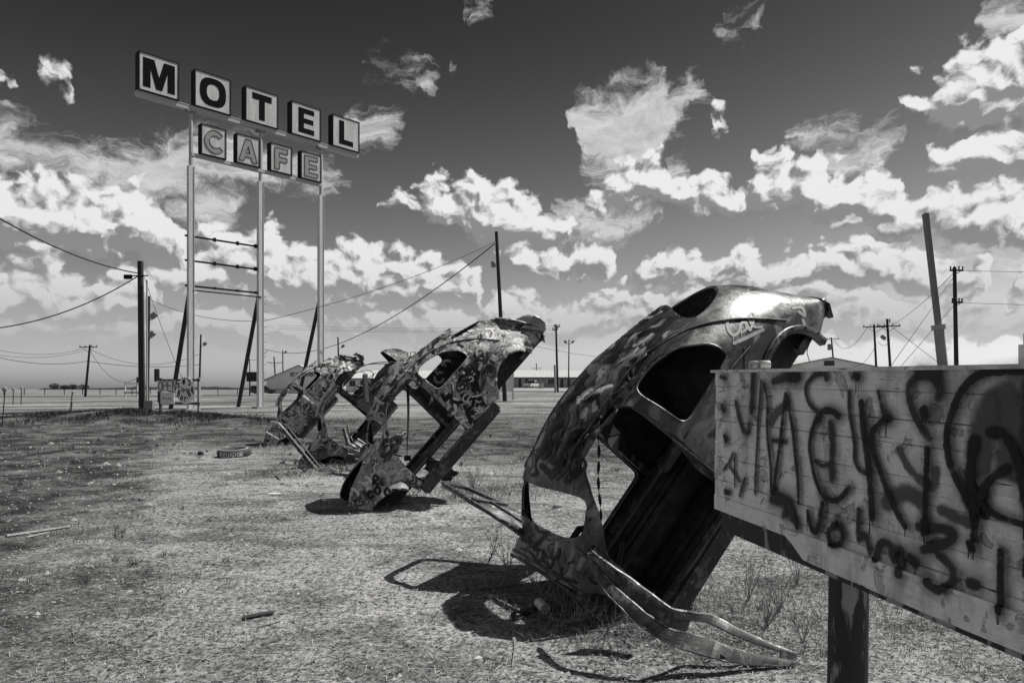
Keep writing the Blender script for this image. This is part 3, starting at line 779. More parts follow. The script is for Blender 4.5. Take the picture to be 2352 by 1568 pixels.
def paint_on(g, name, mat, strokes, lift=.004, fallback=None, parent=None):
    """strokes traced by bearing (u, v in the survey sketch, width likewise) and laid on the tin they meet"""
    cam_l = g.MI @ Vector((0, 0, EYE))
    last = [Vector((0, 0, 0))]
    def place(u, v, lf):
        d = (g.MI.to_3x3() @ Vector(((u - 1176) / FP, 1, (v) / FP - (EYE - EYE)))).normalized()
        h = g.bvh.ray_cast(cam_l, d)
        if h[0] is None or (last[0] - h[0]).length > .35 and last[0].length > 0:
            q = (last[0] if last[0].length > 0 else cam_l + d * 5)
            near = g.bvh.find_nearest(cam_l + d * (q - cam_l).length)
            hit, n = near[0], near[1]
        else: hit, n = h[0], h[1]
        if n.dot(d) > 0: n = -n
        last[0] = hit.copy()
        return hit + n * lf
    out = []
    for (w, soft, pts) in strokes: out.append((w, soft, [(u, 893 - v) for u, v in pts]))
    parts = []
    for k, st in enumerate(out):
        last[0] = Vector((0, 0, 0)); parts.append(strokes_mesh('x', [st], place, lift + .00012 * k, 0, step=max(st[0] * .6, 2.0)))
    V, Fc, cov = [], [], []
    for m in parts:
        k = len(V); V += [tuple(v.co) for v in m.vertices]; Fc += [tuple(i + k for i in p.vertices) for p in m.polygons]
        cov += [d_.value for d_ in m.attributes['cover'].data]
    # drop films stretched over a gap
    Vn = [Vector(v) for v in V]; px_lim = .12
    Fc = [f for f in Fc if max((Vn[f[i]] - Vn[f[(i + 1) % 4]]).length for i in range(4)) < px_lim]
    me = bpy.data.meshes.new(name); me.from_pydata(V, [], Fc); me.update()
    a_ = me.attributes.new('cover', 'FLOAT', 'POINT'); a_.data.foreach_set('value', cov)
    me.polygons.foreach_set('use_smooth', [True] * len(me.polygons))
    return tag(ob(name, me, mat, parent or g.body), kind='stuff')
def Zm(x0, y0, sc):
    return lambda pts: [((x0 + x / sc) * .7112, (y0 + y / sc) * .7112) for x, y in pts]
def word_px(zf, sc, txt, x, y, h, w=None, rot=0.0, adv=.78, jig=0.0, seed=0):
    return [zf([(a, -b) for a, b in st]) for st in word(txt, x, -y, h, w, 0, adv, rot, jig, seed)]

def door_plate(name, mat, parent, MWl, curve=.05, thick=.035, inner='bug_sill', scale=1.0):
    """door: bottom edge along local x, window up local y"""
    outer = round_poly([(0, .02), (0, .62), (.05, .72), (.20, .96), (.33, 1.045), (.60, 1.075), (.92, 1.07), (.935, .62), (.92, .02)], .07, 6)
    hole = round_poly([(.085, .67), (.235, .93), (.36, 1.0), (.60, 1.025), (.865, 1.02), (.875, .67)], .05, 6)
    me = plate_mesh(name, [outer, hole], thick)
    bm = bmesh.new(); bm.from_mesh(me)
    bmesh.ops.triangulate(bm, faces=bm.faces[:])
    bmesh.ops.subdivide_edges(bm, edges=[e for e in bm.edges if e.calc_length() > .12], cuts=2, use_grid_fill=True)
    for v in bm.verts:
        y = v.co.y; v.co.z += -curve * ((y - .5) * 1.6) ** 2 + curve * .2
    bm.to_mesh(me); bm.free()
    o = ob(name, me, mat, parent); o.matrix_local = MWl
    def bend(q, dz): return Vector((q[0], q[1], -curve * ((q[1] - .5) * 1.6) ** 2 + curve * .2 + dz))
    e = MB(); e.tube([bend(q, .012) for q in outer + outer[:1]], .013, 6); e.build('edge_roll', inner, o)
    e = MB(); e.tube([bend(q, .012) for q in hole + hole[:1]], .011, 6); e.build('window_channel', inner, o)
    e = MB(); 
    for a, b in (((.03, .60), (.90, .60)), ((.03, .12), (.90, .12)), ((.45, .12), (.45, .60))): e.bar(bend(a, .028), bend(b, .028), .045, .02)
    e.build('door_brace', inner, o)
    return o
def frame_axes(O, X, Y):
    X = Vector(X).normalized(); Y = Vector(Y); Y = (Y - X * X.dot(Y)).normalized(); Z = X.cross(Y)
    m = Matrix((X, Y, Z)).transposed().to_4x4(); m.translation = Vector(O); return m

# ---- the four of them
YAW, PIT = 21.0, 50.0
M1 = pose(20.9, 50.9); T1 = Vector((.744, 5.171, -.473))
def dent1(P):
    x, y, z = P
    m = sstep((z - (1.02 if x > -1.2 else 1.02 + .34 * sstep((-1.2 - x) / .2))) / (.2 if x > -1.2 else .1)) * sstep((-.80 - x) / .3) * sstep((x + 2.15) / .35) * sstep((y + .15) / .3)
    r = abs(mnoise.noise((x * 1.5 + 3, y * 6.2 + x * 1.3, z * 3))) ; r2 = mnoise.noise((x * 2.4, y * 13 + x * 2, z * 8 + 9))
    b = mnoise.noise((x * .9 + 5, y * 2.4, 4))
    return m * (-.085 * (1 - min(1, r * 2.6)) + 0.030 * r2 - .05 * max(0, b)) + .005 * mnoise.noise((x * 3, y * 3, z * 3))
def cut1(c):                                              # wings and nose gone, only the cowl is left
    prism(c, round_poly([(-.207, 1.27), (-.215, .95), (-.36, .70), (-.46, .17), (1.2, .17), (1.2, 1.27)], .10), 'y', -1.05, 1.05)
b1 = make_bug('dark smoky beetle body with dented roof and doors spread open, behind the plank board', M1, T1, 'bug_paint_smoky', dent1, res=(240, 22, 64), extra_cut=cut1, front=False)
M2 = pose(21.3, 47.0); T2 = Vector((-1.516, 9.574, -.234))
def dent2(P):
    x, y, z = P; return .016 * mnoise.noise((x * 2.2, y * 3, z * 3)) + .008 * mnoise.noise((x * 7, y * 7, z * 7)) + sstep((z - 1.1) / .2) * .022 * mnoise.noise((x * 2.0, y * 9, z * 9))
b2 = make_bug('mottled doorless beetle body with a seat belt hanging in its open doorway', M2, T2, 'bug_paint_mottled', dent2, res=(150, 16, 40), floor=False, stub=(1, 1), bulkhead=False)
AN = Vector((-1.45, .52, 1.36))
M3 = pose(20.0, 50.0); T3 = at(779, 893, 14.6) - M3 @ AN
def cut3(c): prism(c, [(-1.50, .98), (-1.50, 1.8), (-2.72, 1.8), (-2.72, .74), (-2.3, .80), (-1.9, .92)], 'y', -1.05, 1.05)
def dent3(P):
    x, y, z = P; return .022 * mnoise.noise((x * 2.3, y * 3, z * 3)) + .01 * mnoise.noise((x * 6, y * 6, z * 6))
b3 = make_bug('wrecked beetle body with its rear roof torn away between two other planted cars', M3, T3, 'bug_paint_streaky', dent3, res=(110, 12, 30), floor=True, extra_cut=cut3, stub=(0, 1))
M4 = pose(21.0, 48.0); T4 = at(675, 884, 19.4) - M4 @ AN
b4 = make_bug('pale blotched beetle body with its doors shut, next to the tyre on the ground', M4, T4, 'bug_paint_pale', dent2, res=(110, 12, 30), doors_cut=(-1, 1), floor=True, stub=(1, 1))

def bug_extras():
    # ---- first car: both doors hanging open
    zd = Zm(1400, 1400, 1.68)
    NE = zd([(840, 655), (870, 760), (950, 880), (1070, 1000), (1200, 1100), (1330, 1165), (1500, 1215), (1600, 1240), (1800, 1262), (1965, 1262)])
    FE = zd([(862, 645), (980, 735), (1100, 815), (1230, 915), (1300, 960), (1400, 978), (1500, 988), (1640, 1062), (1800, 1135), (1965, 1200)])
    def lift_line(L_, up):
        L_ = smooth_line(L_, 8); n = len(L_); out = []
        for i_, q in enumerate(L_):
            t = i_ / (n - 1); z = .54 * (1 - t) ** 1.6 + .03 + up * math.sin(math.pi * min(1, t * .9 + .05)) ** .6; out.append((t, at(q.x, q.y, (EYE - z) * FP / (q.y - 893))))
        return out
    def sample(Ln, t): 
        i_ = min(range(len(Ln)), key=lambda k_: abs(Ln[k_][0] - t)); return Ln[i_][1]
    ne, fe = lift_line(NE, .0), lift_line(FE, .13); TT = [i_ / 40 for i_ in range(41)]
    P = lambda t, w: b1.MI @ sample(ne, t).lerp(sample(fe, t), w)
    dz = b1.MI.to_3x3() @ Vector((0, 0, 1))
    def band(w0, w1, bow, t0=0, t1=1):
        ts = [t for t in TT if t0 <= t <= t1]; V = []
        for t in ts: V += [P(t, w0 + (w1 - w0) * k_ / 4) + dz * (bow * math.sin(math.pi * k_ / 4)) for k_ in range(5)]
        return V, [(i_ * 5 + k_, i_ * 5 + k_ + 1, i_ * 5 + k_ + 6, i_ * 5 + k_ + 5) for i_ in range(len(ts) - 1) for k_ in range(4)]
    m_ = MB(); m_.add(*band(0, .40, .004)); m_.add(*band(.0, .95, -.05, 0, .5)); m_.add(*band(0, 1, .0, .92, 1))
    o = m_.build('door', 'bug_sill', b1.root); mm = o.modifiers.new('t', 'SOLIDIFY'); mm.thickness = .012
    o['label'] = 'door spread open on the ground with its window frame outward'
    m_ = MB(); m_.add(*band(.80, 1.0, .003)); q_ = m_.build('window_frame', 'bug_sill', o); mm = q_.modifiers.new('t', 'SOLIDIFY'); mm.thickness = .012
    for w_, r_, mt in ((0.0, .009, 'bug_paint_streaky'), (.14, .006, 'dark_metal'), (.40, .006, 'bug_paint_streaky'), (.80, .006, 'dark_metal'), (1.0, .008, 'bug_paint_streaky')):
        m_ = MB(); m_.tube([P(t, w_) + dz * (.008 + .008 * mnoise.noise((t * 14, w_ * 9, 3))) for t in TT], [r_ * (1 + .25 * mnoise.noise((t * 20, w_ * 5, 8))) for t in TT], 4, smooth=False); m_.build('edge_roll', mt, o)
    m_ = MB(); m_.box(P(.72, .12) + dz * .03, (.05, .03, .05)); m_.build('latch', 'galvanised', o)
    o2 = door_plate('door', 'bug_paint_streaky', b1.root, b1.MI @ frame_axes(at(1222, 1240, 5.35), (.30, .93, -.20), (-.86, .28, .44)), thick=.03)
    # hanging twisted strap, torn sheet flap, B-post flap
    p0 = at(1373, 1000, 5.15); L = []
    strap = MB(); n = 34; V = []
    for i in range(n + 1):
        t = i / n; z = p0.z - .66 * t; a = t * 17; w = .013
        c = Vector((p0.x + .006 * math.sin(t * 9) + .02 * t, p0.y, z)); V += [c + Vector((math.cos(a) * w, math.sin(a) * w, 0)), c - Vector((math.cos(a) * w, math.sin(a) * w, 0))]
    V = [b1.MI @ q for q in V]
    strap.add(V, [(2 * i, 2 * i + 1, 2 * i + 3, 2 * i + 2) for i in range(n)], True)
    strap.tube([b1.MI @ (p0 + Vector((.02, 0, -.65))), b1.MI @ (p0 + Vector((.0, 0, -.70))), b1.MI @ (p0 + Vector((.012, 0, -.78)))], .004, 5)
    strap.build('seat_belt', 'dark_metal', b1.root)
    fl = MB(); P = [at(1392, 960, 4.9), at(1424, 995, 4.95), at(1418, 1046, 4.95), at(1404, 1030, 4.85), at(1386, 1004, 4.85)]
    fl.add([b1.MI @ q for q in P], [(0, 1, 2, 3, 4)]); o_ = fl.build('torn_flap', 'dark_metal', b1.root); m_ = o_.modifiers.new('t', 'SOLIDIFY'); m_.thickness = .006
    fl = MB(); P = [at(1545, 1005, 4.35), at(1652, 1090, 4.2), at(1652, 1112, 4.25), at(1600, 1075, 4.35), at(1572, 1040, 4.4)]
    fl.add([b1.MI @ q for q in P], [(0, 1, 2, 3, 4)]); o_ = fl.build('torn_flap', 'bug_sill', b1.root); m_ = o_.modifiers.new('t', 'SOLIDIFY'); m_.thickness = .006
    # wires hanging from the tail
    tail = b1.MW @ Vector((-3.1, .2, .36))
    for du, ln, k in ((-.16, .42, 0), (.05, .36, 1)):
        w = MB(); w.tube([b1.MI @ (tail + Vector((du + .012 * math.sin(i * 1.3 + k), .02 * k, .02 - ln * i / 10))) for i in range(11)], .0035, 5); w.build('hanging_wire', 'wire_black', b1.root)
    # crushed bonnet sheet and bracket under the cowl
    c = MB(); rows = []
    for i in range(9):
        for j in range(9):
            x, y = .10 + .55 * i / 8, -.42 + .84 * j / 8
            rows.append(Vector((x - .1, y, .60 + .05 * math.sin(i * 1.1 + j) + .10 * mnoise.noise((i * .5, j * .6, 2)))))
    c.add(rows, [(i * 9 + j, i * 9 + j + 1, i * 9 + j + 10, i * 9 + j + 9) for i in range(8) for j in range(8)], True)
    c.v = [(x - .33, y, z - .22) for x, y, z in c.v]
    o_ = c.build('crushed_luggage_pan', 'dark_metal', b1.root)
    def top_z(x, y):
        e = SEX(x); zt, ze, w = float(ZT(x)), float(zbelt(x)), float(WB(x)); return ze + (zt - ze) * max(0, 1 - (abs(y) / w) ** e) ** (1 / e)
    for xx, rr in ((-.205, .012), (-.245, .008)):
        lp = MB(); lp.tube([(xx, y, top_z(xx, y) + .004) for y in [-.60 + .04 * i for i in range(31)]], rr, 6); lp.build('cowl_lip', 'bug_sill', b1.body)
    for g, s_ in ((b2, 5), (b3, 8), (b4, 11)):
        c = MB(); rows = []
        for i in range(9):
            for j in range(9):
                x, y = .0 + .6 * i / 8, -.40 + .80 * j / 8
                rows.append(Vector((x - .1, y, .58 + .05 * math.sin(i * 1.1 + j + s_) + .10 * mnoise.noise((i * .5, j * .6, s_)))))
        c.add(rows, [(i * 9 + j, i * 9 + j + 1, i * 9 + j + 10, i * 9 + j + 9) for i in range(8) for j in range(8)], True)
        c.build('crushed_luggage_pan', 'dark_metal', g.root)
    # scrap steering tube and pedal iron by the first car's cowl
    st = MB(); st.tube([b1.MI @ at(1418, 1330, 4.9), b1.MI @ at(1432, 1245, 5.0)], .022, 8); st.tube([b1.MI @ at(1318, 1335, 5.2), b1.MI @ at(1300, 1260, 5.3), b1.MI @ at(1330, 1215, 5.5), b1.MI @ at(1365, 1212, 5.6)], .03, 8)
    st.build('steering_tube', 'dark_metal', b1.root)
    # ---- second car: belt, torn lid and bumper end at the tail, hinge loop at the screen
    p0 = at(936, 884, 9.35); V = []
    for i in range(21):
        t = i / 20; c = Vector((p0.x + .01 * math.sin(t * 5), p0.y, p0.z - 1.10 * t)); a = .5 + 1.1 * t; V += [b2.MI @ (c + Vector((.022 * math.cos(a), .022 * math.sin(a), 0))), b2.MI @ (c - Vector((.022 * math.cos(a), .022 * math.sin(a), 0)))]
    m_ = MB(); m_.add(V, [(2 * i, 2 * i + 1, 2 * i + 3, 2 * i + 2) for i in range(20)], True); q = p0 + Vector((0, 0, -1.0)); m_.box(b2.MI @ q, (.09, .05, .07), b2.MI.to_3x3()); m_.build('seat_belt', 'dark_metal', b2.root)
    for g, k in ((b2, 1.0), (b4, 1.0)):
        c = MB(); rows = []
        for i in range(8):
            for j in range(11):
                y = -.40 + .08 * j; x = -3.0 - .30 * i / 7
                rows.append(Vector((x, y, .99 - .44 * (i / 7) ** 1.3 + .05 * mnoise.noise((i * .8, j * .7, 3 * k)) - .5 * y * y)))
        c.add(rows, [(i * 11 + j, i * 11 + j + 1, i * 11 + j + 12, i * 11 + j + 11) for i in range(7) for j in range(10)], True)
        o_ = c.build('engine_lid', 'bug_paint_mottled', g.root); mm = o_.modifiers.new('t', 'SOLIDIFY'); mm.thickness = .01
        # crumpled bumper channel folded up behind
        c = MB(); rows = []
        for i in range(15):
            y = -.42 + .06 * i
            for (dx, dz) in ((-.02, .16), (-.09, .14), (-.13, .04), (-.13, -.06), (-.08, -.15), (0, -.17)):
                cr = .025 * mnoise.noise((i * .9, dz * 8, 7)); rows.append(Vector((-3.33 + dx + .45 * y * y + cr, y, .52 + dz * .9 + cr)))
        c.add(rows, [(i * 6 + j, i * 6 + j + 1, i * 6 + j + 7, i * 6 + j + 6) for i in range(14) for j in range(5)], True)
        o_ = c.build('bumper', 'car_white' if g is b2 else 'bug_paint_pale', g.root); mm = o_.modifiers.new('t', 'SOLIDIFY'); mm.thickness = .01
    # crumple of tin round the second car's cowl
    c = MB(); rows = []
    for i in range(12):
        for j in range(10):
            a = 2 * math.pi * j / 10; q = Vector((-.30 + .045 * i, .40 + .09 * math.cos(a) + .03 * mnoise.noise((i, j, 1)), .98 + .07 * math.sin(a) - .02 * i + .03 * mnoise.noise((i * .9, j * .9, 5))))
            rows.append(q)
    c.add(rows, [(i * 10 + j, i * 10 + (j + 1) % 10, (i + 1) * 10 + (j + 1) % 10, (i + 1) * 10 + j) for i in range(11) for j in range(10)], True)
    c.build('crumpled_cowl', 'bug_paint_streaky', b2.root)
    # ---- third car: door frame bars thrown forward, torn floor plate standing at the rear
    for (pa, pb, pc, pd, nm, Y0, Y1) in ((at(652, 988, 13.2), at(735, 1090, 12.9), at(800, 1165, 12.6), at(850, 1230, 12.4), 'door_frame', 0, 0), (at(790, 985, 13.4), at(806, 1025, 13.2), at(850, 1040, 13.0), at(915, 1055, 12.8), 'door_frame', 0, 0), (at(806, 1030, 13.2), at(860, 1075, 12.9), at(905, 1130, 12.7), at(918, 1160, 12.6), 'door_frame', 0, 0)):
        f = MB(); P = smooth_line([tuple(b3.MI @ q) for q in (pa, pb, pc, pd)], .06); f.tube(P, [.045] * len(P), 6); f.tube([q + b3.MI.to_3x3() @ Vector((.06, .02, .06)) for q in P], [.02] * len(P), 6); f.build(nm, 'bug_sill', b3.root)
    f = MB(); P = [at(905, 822, 15.6), at(968, 818, 15.0), at(960, 860, 15.0), at(860, 960, 14.4), at(812, 930, 14.6)]
    f.add([b3.MI @ q for q in P], [(0, 1, 2, 3, 4)]); o_ = f.build('floor_plate', 'bug_inside', b3.root); mm = o_.modifiers.new('t', 'SOLIDIFY'); mm.thickness = .03
    f = MB(); f.bar(b3.MI @ at(838, 860, 14.5), b3.MI @ at(842, 925, 14.4), .12, .08); f.build('upright_timber', 'weathered_wood', b3.root)
    # battered box section behind the second car's cowl
    f = MB(); f.box(b3.MI @ at(855, 1055, 12.4), (.55, .4, .30), (Matrix.Rotation(.6, 3, 'Z') @ Matrix.Rotation(.5, 3, 'Y'))); f.build('heater_box', 'rust_dark', b3.root)
    rnd = random.Random(77)
    def crumpled(g, c, w, h, seed, mat, tilt):
        n_ = 8; R_ = Matrix.Rotation(tilt[0], 3, 'X') @ Matrix.Rotation(tilt[1], 3, 'Y') @ Matrix.Rotation(tilt[2], 3, 'Z'); V = []
        for i_ in range(n_):
            for j_ in range(n_):
                q = Vector(((i_ / (n_ - 1) - .5) * w * (1 + .2 * mnoise.noise((j_ * .6, seed, 1))), (j_ / (n_ - 1) - .5) * h * (1 + .25 * mnoise.noise((i_ * .6, seed, 4))), .16 * min(w, h) * mnoise.noise((i_ * .55, j_ * .55, seed)) + .05 * mnoise.noise((i_ * 1.7, j_ * 1.7, seed)))); V.append(g.MI @ (c + R_ @ q))
        m_ = MB(); m_.add(V, [(i_ * n_ + j_, i_ * n_ + j_ + 1, i_ * n_ + j_ + n_ + 1, i_ * n_ + j_ + n_) for i_ in range(n_ - 1) for j_ in range(n_ - 1)]); o_ = m_.build('torn_panel', mat, g.root); mm = o_.modifiers.new('t', 'SOLIDIFY'); mm.thickness = .008
    for k_, (u_, v_, Y_, w_, h_, mt) in enumerate(((742, 1115, 12.9, .75, .5, 'bug_hood_dark'), (700, 1090, 13.0, .5, .4, 'bug_paint_streaky'), (775, 1085, 12.8, .6, .35, 'dark_metal'), (815, 1120, 12.4, .55, .4, 'bug_sill'), (868, 1100, 11.8, .5, .5, 'bug_inside'), (830, 1035, 12.6, .7, .3, 'bug_paint_streaky'), (722, 1045, 13.3, .5, .35, 'bug_sill'), (880, 1150, 10.6, .45, .4, 'dark_metal'), (905, 1025, 11.5, .4, .3, 'bug_hood_dark'))):
        crumpled(b3, at(u_, v_, Y_), w_, h_, k_ * 3.3, mt, (rnd.uniform(-1, 1), rnd.uniform(-1, 1), rnd.uniform(0, 3)))
    for k_ in range(12):
        a_ = at(rnd.uniform(670, 900), rnd.uniform(990, 1110), rnd.uniform(11.6, 13.4)); d_ = Vector((rnd.gauss(0, .35), rnd.gauss(0, .3), rnd.uniform(-.35, .1))); e_ = a_ + d_; e_.z = max(e_.z, .05)
        m_ = MB(); m_.tube([b3.MI @ a_, b3.MI @ (a_.lerp(e_, .5) + Vector((rnd.gauss(0, .06), 0, rnd.gauss(0, .06)))), b3.MI @ e_], [.022, .018, .02], 4, smooth=False); m_.build('bent_bar', rnd.choice(['bug_sill', 'dark_metal', 'bug_paint_streaky']), b3.root)
    for k_, (u_, v_, Y_, w_, h_, mt) in enumerate(((905, 1010, 9.4, .35, .25, 'bug_paint_streaky'), (872, 1030, 9.6, .3, .25, 'bug_inside'), (1010, 1080, 9.9, .5, .25, 'bug_inside'))): crumpled(b2, at(u_, v_, Y_), w_, h_, 50 + k_ * 3.3, mt, (rnd.uniform(-1, 1), rnd.uniform(-1, 1), rnd.uniform(0, 3)))
    # ---- fourth car: doors in place
    for s in (1, -1):
        d = MB(); lo = [(-.53, .36), (-.53, .64), (-.53, .93), (-.60, 1.03), (-1.43, 1.0), (-1.43, .64), (-1.42, .36)]
        n = 12; rows = []
        for i in range(n + 1):
            x = -.535 - .885 * i / n
            for j in range(9): z = .36 + .62 * j / 8; rows.append(b4.side_pt(x, z, s, .006 + .004 * mnoise.noise((x * 4, z * 4, s))))
        rows = [Vector((q.x, s * (halfw(q.x, q.z) + .004), q.z)) for q in rows]
        d.add(rows, [(i * 9 + j, i * 9 + j + 1, i * 9 + j + 10, i * 9 + j + 9) for i in range(n) for j in range(8)], True)
        o_ = d.build('door', 'bug_paint_pale', b4.root); mm = o_.modifiers.new('t', 'SOLIDIFY'); mm.thickness = .03
        b4.line_part('window_frame', [(-.60, 1.0), (-.74, 1.22), (-.86, 1.31), (-1.1, 1.35), (-1.42, 1.36), (-1.43, 1.0), (-.60, 1.0)], s, .018, 'bug_paint_pale', .0, False, o_)
    o_ = MB(); P = [at(610, 990, 18.9), at(622, 968, 18.9), at(640, 972, 18.8), at(665, 1000, 18.6), at(640, 1010, 18.7), at(610, 992, 18.9)]
    o_.tube([b4.MI @ q for q in P], .03, 6); o_.build('bent_trim', 'galvanised', b4.root)
bug_extras()

def bug_graffiti():
    k = .7112
    z5 = Zm(2000, 880, 3.136); s5 = k / 3.136
    W = lambda w, s=s5: w / 2 * s
    cal = [(W(30), .35, z5([(1155, 480), (1115, 478), (1092, 530), (1115, 600), (1160, 638), (1205, 610), (1228, 560)])), (W(26), .35, z5([(1285, 512), (1245, 510), (1222, 560), (1238, 608), (1288, 570), (1284, 522), (1320, 585)])),
           (W(24), .4, z5([(1328, 580), (1350, 520), (1372, 440), (1350, 408), (1322, 430), (1326, 500), (1370, 552), (1440, 552)])), (W(8), .3, z5([(1152, 640), (1154, 682)])), (W(8), .3, z5([(1235, 612), (1238, 650)]))]
    paint_on(b1, 'painted_name', 'spray_pale', cal)
    wisps = [(W(34), 1., z5([(1165, 715), (1300, 655), (1450, 582)])), (W(40), 1., z5([(595, 440), (490, 450), (450, 490), (485, 530), (560, 560), (590, 592), (520, 640), (420, 650), (335, 640)])),
             (W(26), 1., z5([(60, 760), (140, 650), (240, 560), (330, 550), (350, 600), (270, 680), (150, 740), (90, 740)])), (W(24), 1., z5([(0, 900), (110, 850), (190, 770)])), (W(22), 1., z5([(260, 560), (340, 470), (430, 400)])), (W(30), 1., z5([(60, 900), (150, 850), (240, 810)])),
             (W(26), 1., z5([(1760, 360), (1850, 360), (1880, 440), (1820, 400)])), (W(30), .8, z5([(1860, 480), (1890, 580), (1920, 640)]))]
    paint_on(b1, 'sprayed_line', 'spray_pale', wisps, .003)
    # dark shapes on the near roof
    d = Zm(1400, 850, 1.651)
    sd_ = k / 1.651
    dark = [(W(46, sd_), 1., d([(880, 350), (905, 400), (880, 450)])), (W(40, sd_), .9, d([(640, 770), (660, 700), (710, 640)])), (W(44, sd_), .9, d([(760, 560), (720, 620), (760, 640), (800, 590)])), (W(34, sd_), .9, d([(840, 720), (880, 700), (890, 760), (930, 740), (980, 660)])), (W(40, sd_), 1., d([(960, 690), (1020, 640), (1060, 600)])),
            (W(30, sd_), .9, d([(580, 1080), (610, 1110)])), (W(26, sd_), 1., d([(500, 980), (560, 900), (600, 860)])), (W(30, sd_), 1., d([(640, 1060), (720, 960), (770, 900)])), (W(60, sd_), 1., d([(1180, 210), (1120, 300), (1060, 360)]))]
    paint_on(b1, 'sprayed_line', 'spray_black', dark, .0025)
    pale = [(W(36, sd_), 1., d([(770, 830), (800, 780), (790, 720)])), (W(30, sd_), 1., d([(690, 960), (740, 870), (760, 780)])), (W(34, sd_), 1., d([(820, 820), (900, 790), (990, 770)])), (W(26, sd_), 1., d([(900, 520), (980, 460), (1060, 420)])), (W(40, sd_), 1., d([(560, 840), (600, 800), (640, 860)])), (W(30, sd_), 1., d([(1010, 640), (1080, 560), (1140, 480)]))]
    paint_on(b1, 'sprayed_line', 'spray_mid', pale, .002)
    # long flame-like runs of old colour down the roof
    CL = [(1245, 1120), (1290, 990), (1370, 870), (1470, 780), (1590, 715)]; HW = [72, 92, 88, 62, 26]
    cl = smooth_line(CL, 6); rnd = random.Random(31); runs = {'spray_black': [], 'spray_pale': [], 'spray_mid': [], 'spray_dark': []}
    for k_ in range(60):
        i0 = rnd.randrange(0, len(cl) - 6); ln = rnd.randint(9, 34); off = rnd.uniform(-1, 1); pts = []
        for i_ in range(i0, min(i0 + ln, len(cl) - 1), 2):
            d_ = (cl[i_ + 1] - cl[i_]).normalized(); hw_ = np.interp(i_ / len(cl) * 4, range(5), HW); o_ = (off + .10 * math.sin(i_ * .5 + k_)) * hw_
            pts.append((cl[i_].x - d_.y * o_, cl[i_].y + d_.x * o_))
        if len(pts) > 1: runs[rnd.choice(['spray_black', 'spray_black', 'spray_dark', 'spray_pale', 'spray_pale', 'spray_mid', 'spray_mid'])].append((rnd.uniform(1.8, 8.5), rnd.uniform(.9, 1.3), pts))
    for k_, (mt, st_) in enumerate(runs.items()): paint_on(b1, 'sprayed_line', mt, st_, .0012 + .0006 * k_)
    # second car
    z = Zm(1100, 1040, 3.36); s_ = k / 3.36
    blk = [(W(36, s_), .6, z(q)) for q in ([(1295, 640), (1275, 590), (1270, 535), (1330, 505), (1375, 560), (1300, 600)], [(1345, 640), (1390, 620), (1380, 560)], [(1430, 610), (1400, 520), (1465, 515), (1495, 575), (1430, 600)], [(1095, 780), (1140, 850), (1175, 785), (1235, 865), (1310, 870)], [(1310, 790), (1350, 830), (1390, 800)], [(1420, 640), (1440, 745)], [(1425, 640), (1500, 690), (1450, 700), (1515, 745)],
                                             [(1405, 830), (1500, 845)], [(1450, 840), (1430, 912)], [(1480, 905), (1510, 820), (1530, 900), (1560, 830), (1582, 935)], [(1345, 915), (1390, 1020)], [(1405, 935), (1370, 972), (1412, 1090)], [(1420, 978), (1475, 995)], [(1500, 560), (1470, 640), (1540, 700)])]
    paint_on(b2, 'sprayed_words', 'spray_black', blk)
    ring = [(W(20, s_), .5, z([(1318 + 62 * math.cos(t), 702 + 68 * math.sin(t)) for t in (i * math.pi / 8 for i in range(17))])), (W(26, s_), .7, z([(1290, 690), (1330, 670), (1345, 720), (1300, 735)]))]
    ring += [(W(6, s_), .3, z([(1255 + 7 * i, 655 - 3 * i), (1258 + 7 * i, 672 - 3 * i)])) for i in range(9)]
    paint_on(b2, 'round_emblem', 'spray_dark', ring, .008)
    wh = [(W(30, s_), .9, z(q)) for q in ([(1235, 630), (1260, 620)], [(1330, 545), (1345, 555)], [(1425, 540), (1435, 560)], [(1210, 690), (1215, 730)], [(1380, 600), (1370, 590)], [(1150, 775), (1165, 790)], [(1150, 850), (1160, 855)], [(1320, 690), (1325, 720)], [(1700, 250), (1720, 330)], [(1240, 900), (1250, 960)])]
    paint_on(b2, 'sprayed_spots', 'spray_white', wh, .003)
    g_ = [(W(13, s_), .7, q) for q in word_px(z, 1, 'AGR', 1165, 375, 55, 62, -.08)] + [(W(13, s_), .7, q) for q in word_px(z, 1, 'GOL', 1190, 455, 45, 55, -.06)]
    paint_on(b2, 'sprayed_words', 'spray_mid', g_, .004)
    dots = []; rnd = random.Random(5)
    for _ in range(46):
        t = rnd.random(); x, y = 260 + 760 * t + rnd.uniform(-40, 40), 960 - 760 * t + rnd.uniform(-30, 90); dots.append((W(rnd.uniform(12, 30), s_), .8, z([(x, y), (x + rnd.uniform(10, 60), y - rnd.uniform(5, 60))])))
    paint_on(b2, 'sprayed_spots', 'spray_dark', dots[:26], .002); paint_on(b2, 'sprayed_spots', 'spray_pale', dots[26:], .0024)
    z = Zm(820, 1020, 2.306); s_ = k / 2.306
    f = [(W(15, s_), .4, q) for q in word_px(z, 1, 'R', 890, 1258, 68, 60, -.05)]
    for ch, x, y, rot in (('C', 858, 1362, .25), ('O', 905, 1330, .1), ('O', 975, 1340, .0), ('T', 1035, 1352, -.02), ('E', 1095, 1350, -.05), ('R', 1160, 1352, -.1)): f += [(W(16, s_), .4, q) for q in word_px(z, 1, ch, x, y, 56, 66, rot)]
    cw = g2 = b2
    # the arch stub is a part of its own: lay these words on it
    stub = [c for c in b2.root.children if c.name.startswith('fender_stub')]
    allv, allf = [], []
    for o_ in [b2.body] + stub:
        kk = len(allv); allv += [v.co.copy() for v in o_.data.vertices]; allf += [tuple(i + kk for i in p.vertices) for p in o_.data.polygons]
    keep = b2.bvh; b2.bvh = BVHTree.FromPolygons(allv, allf)
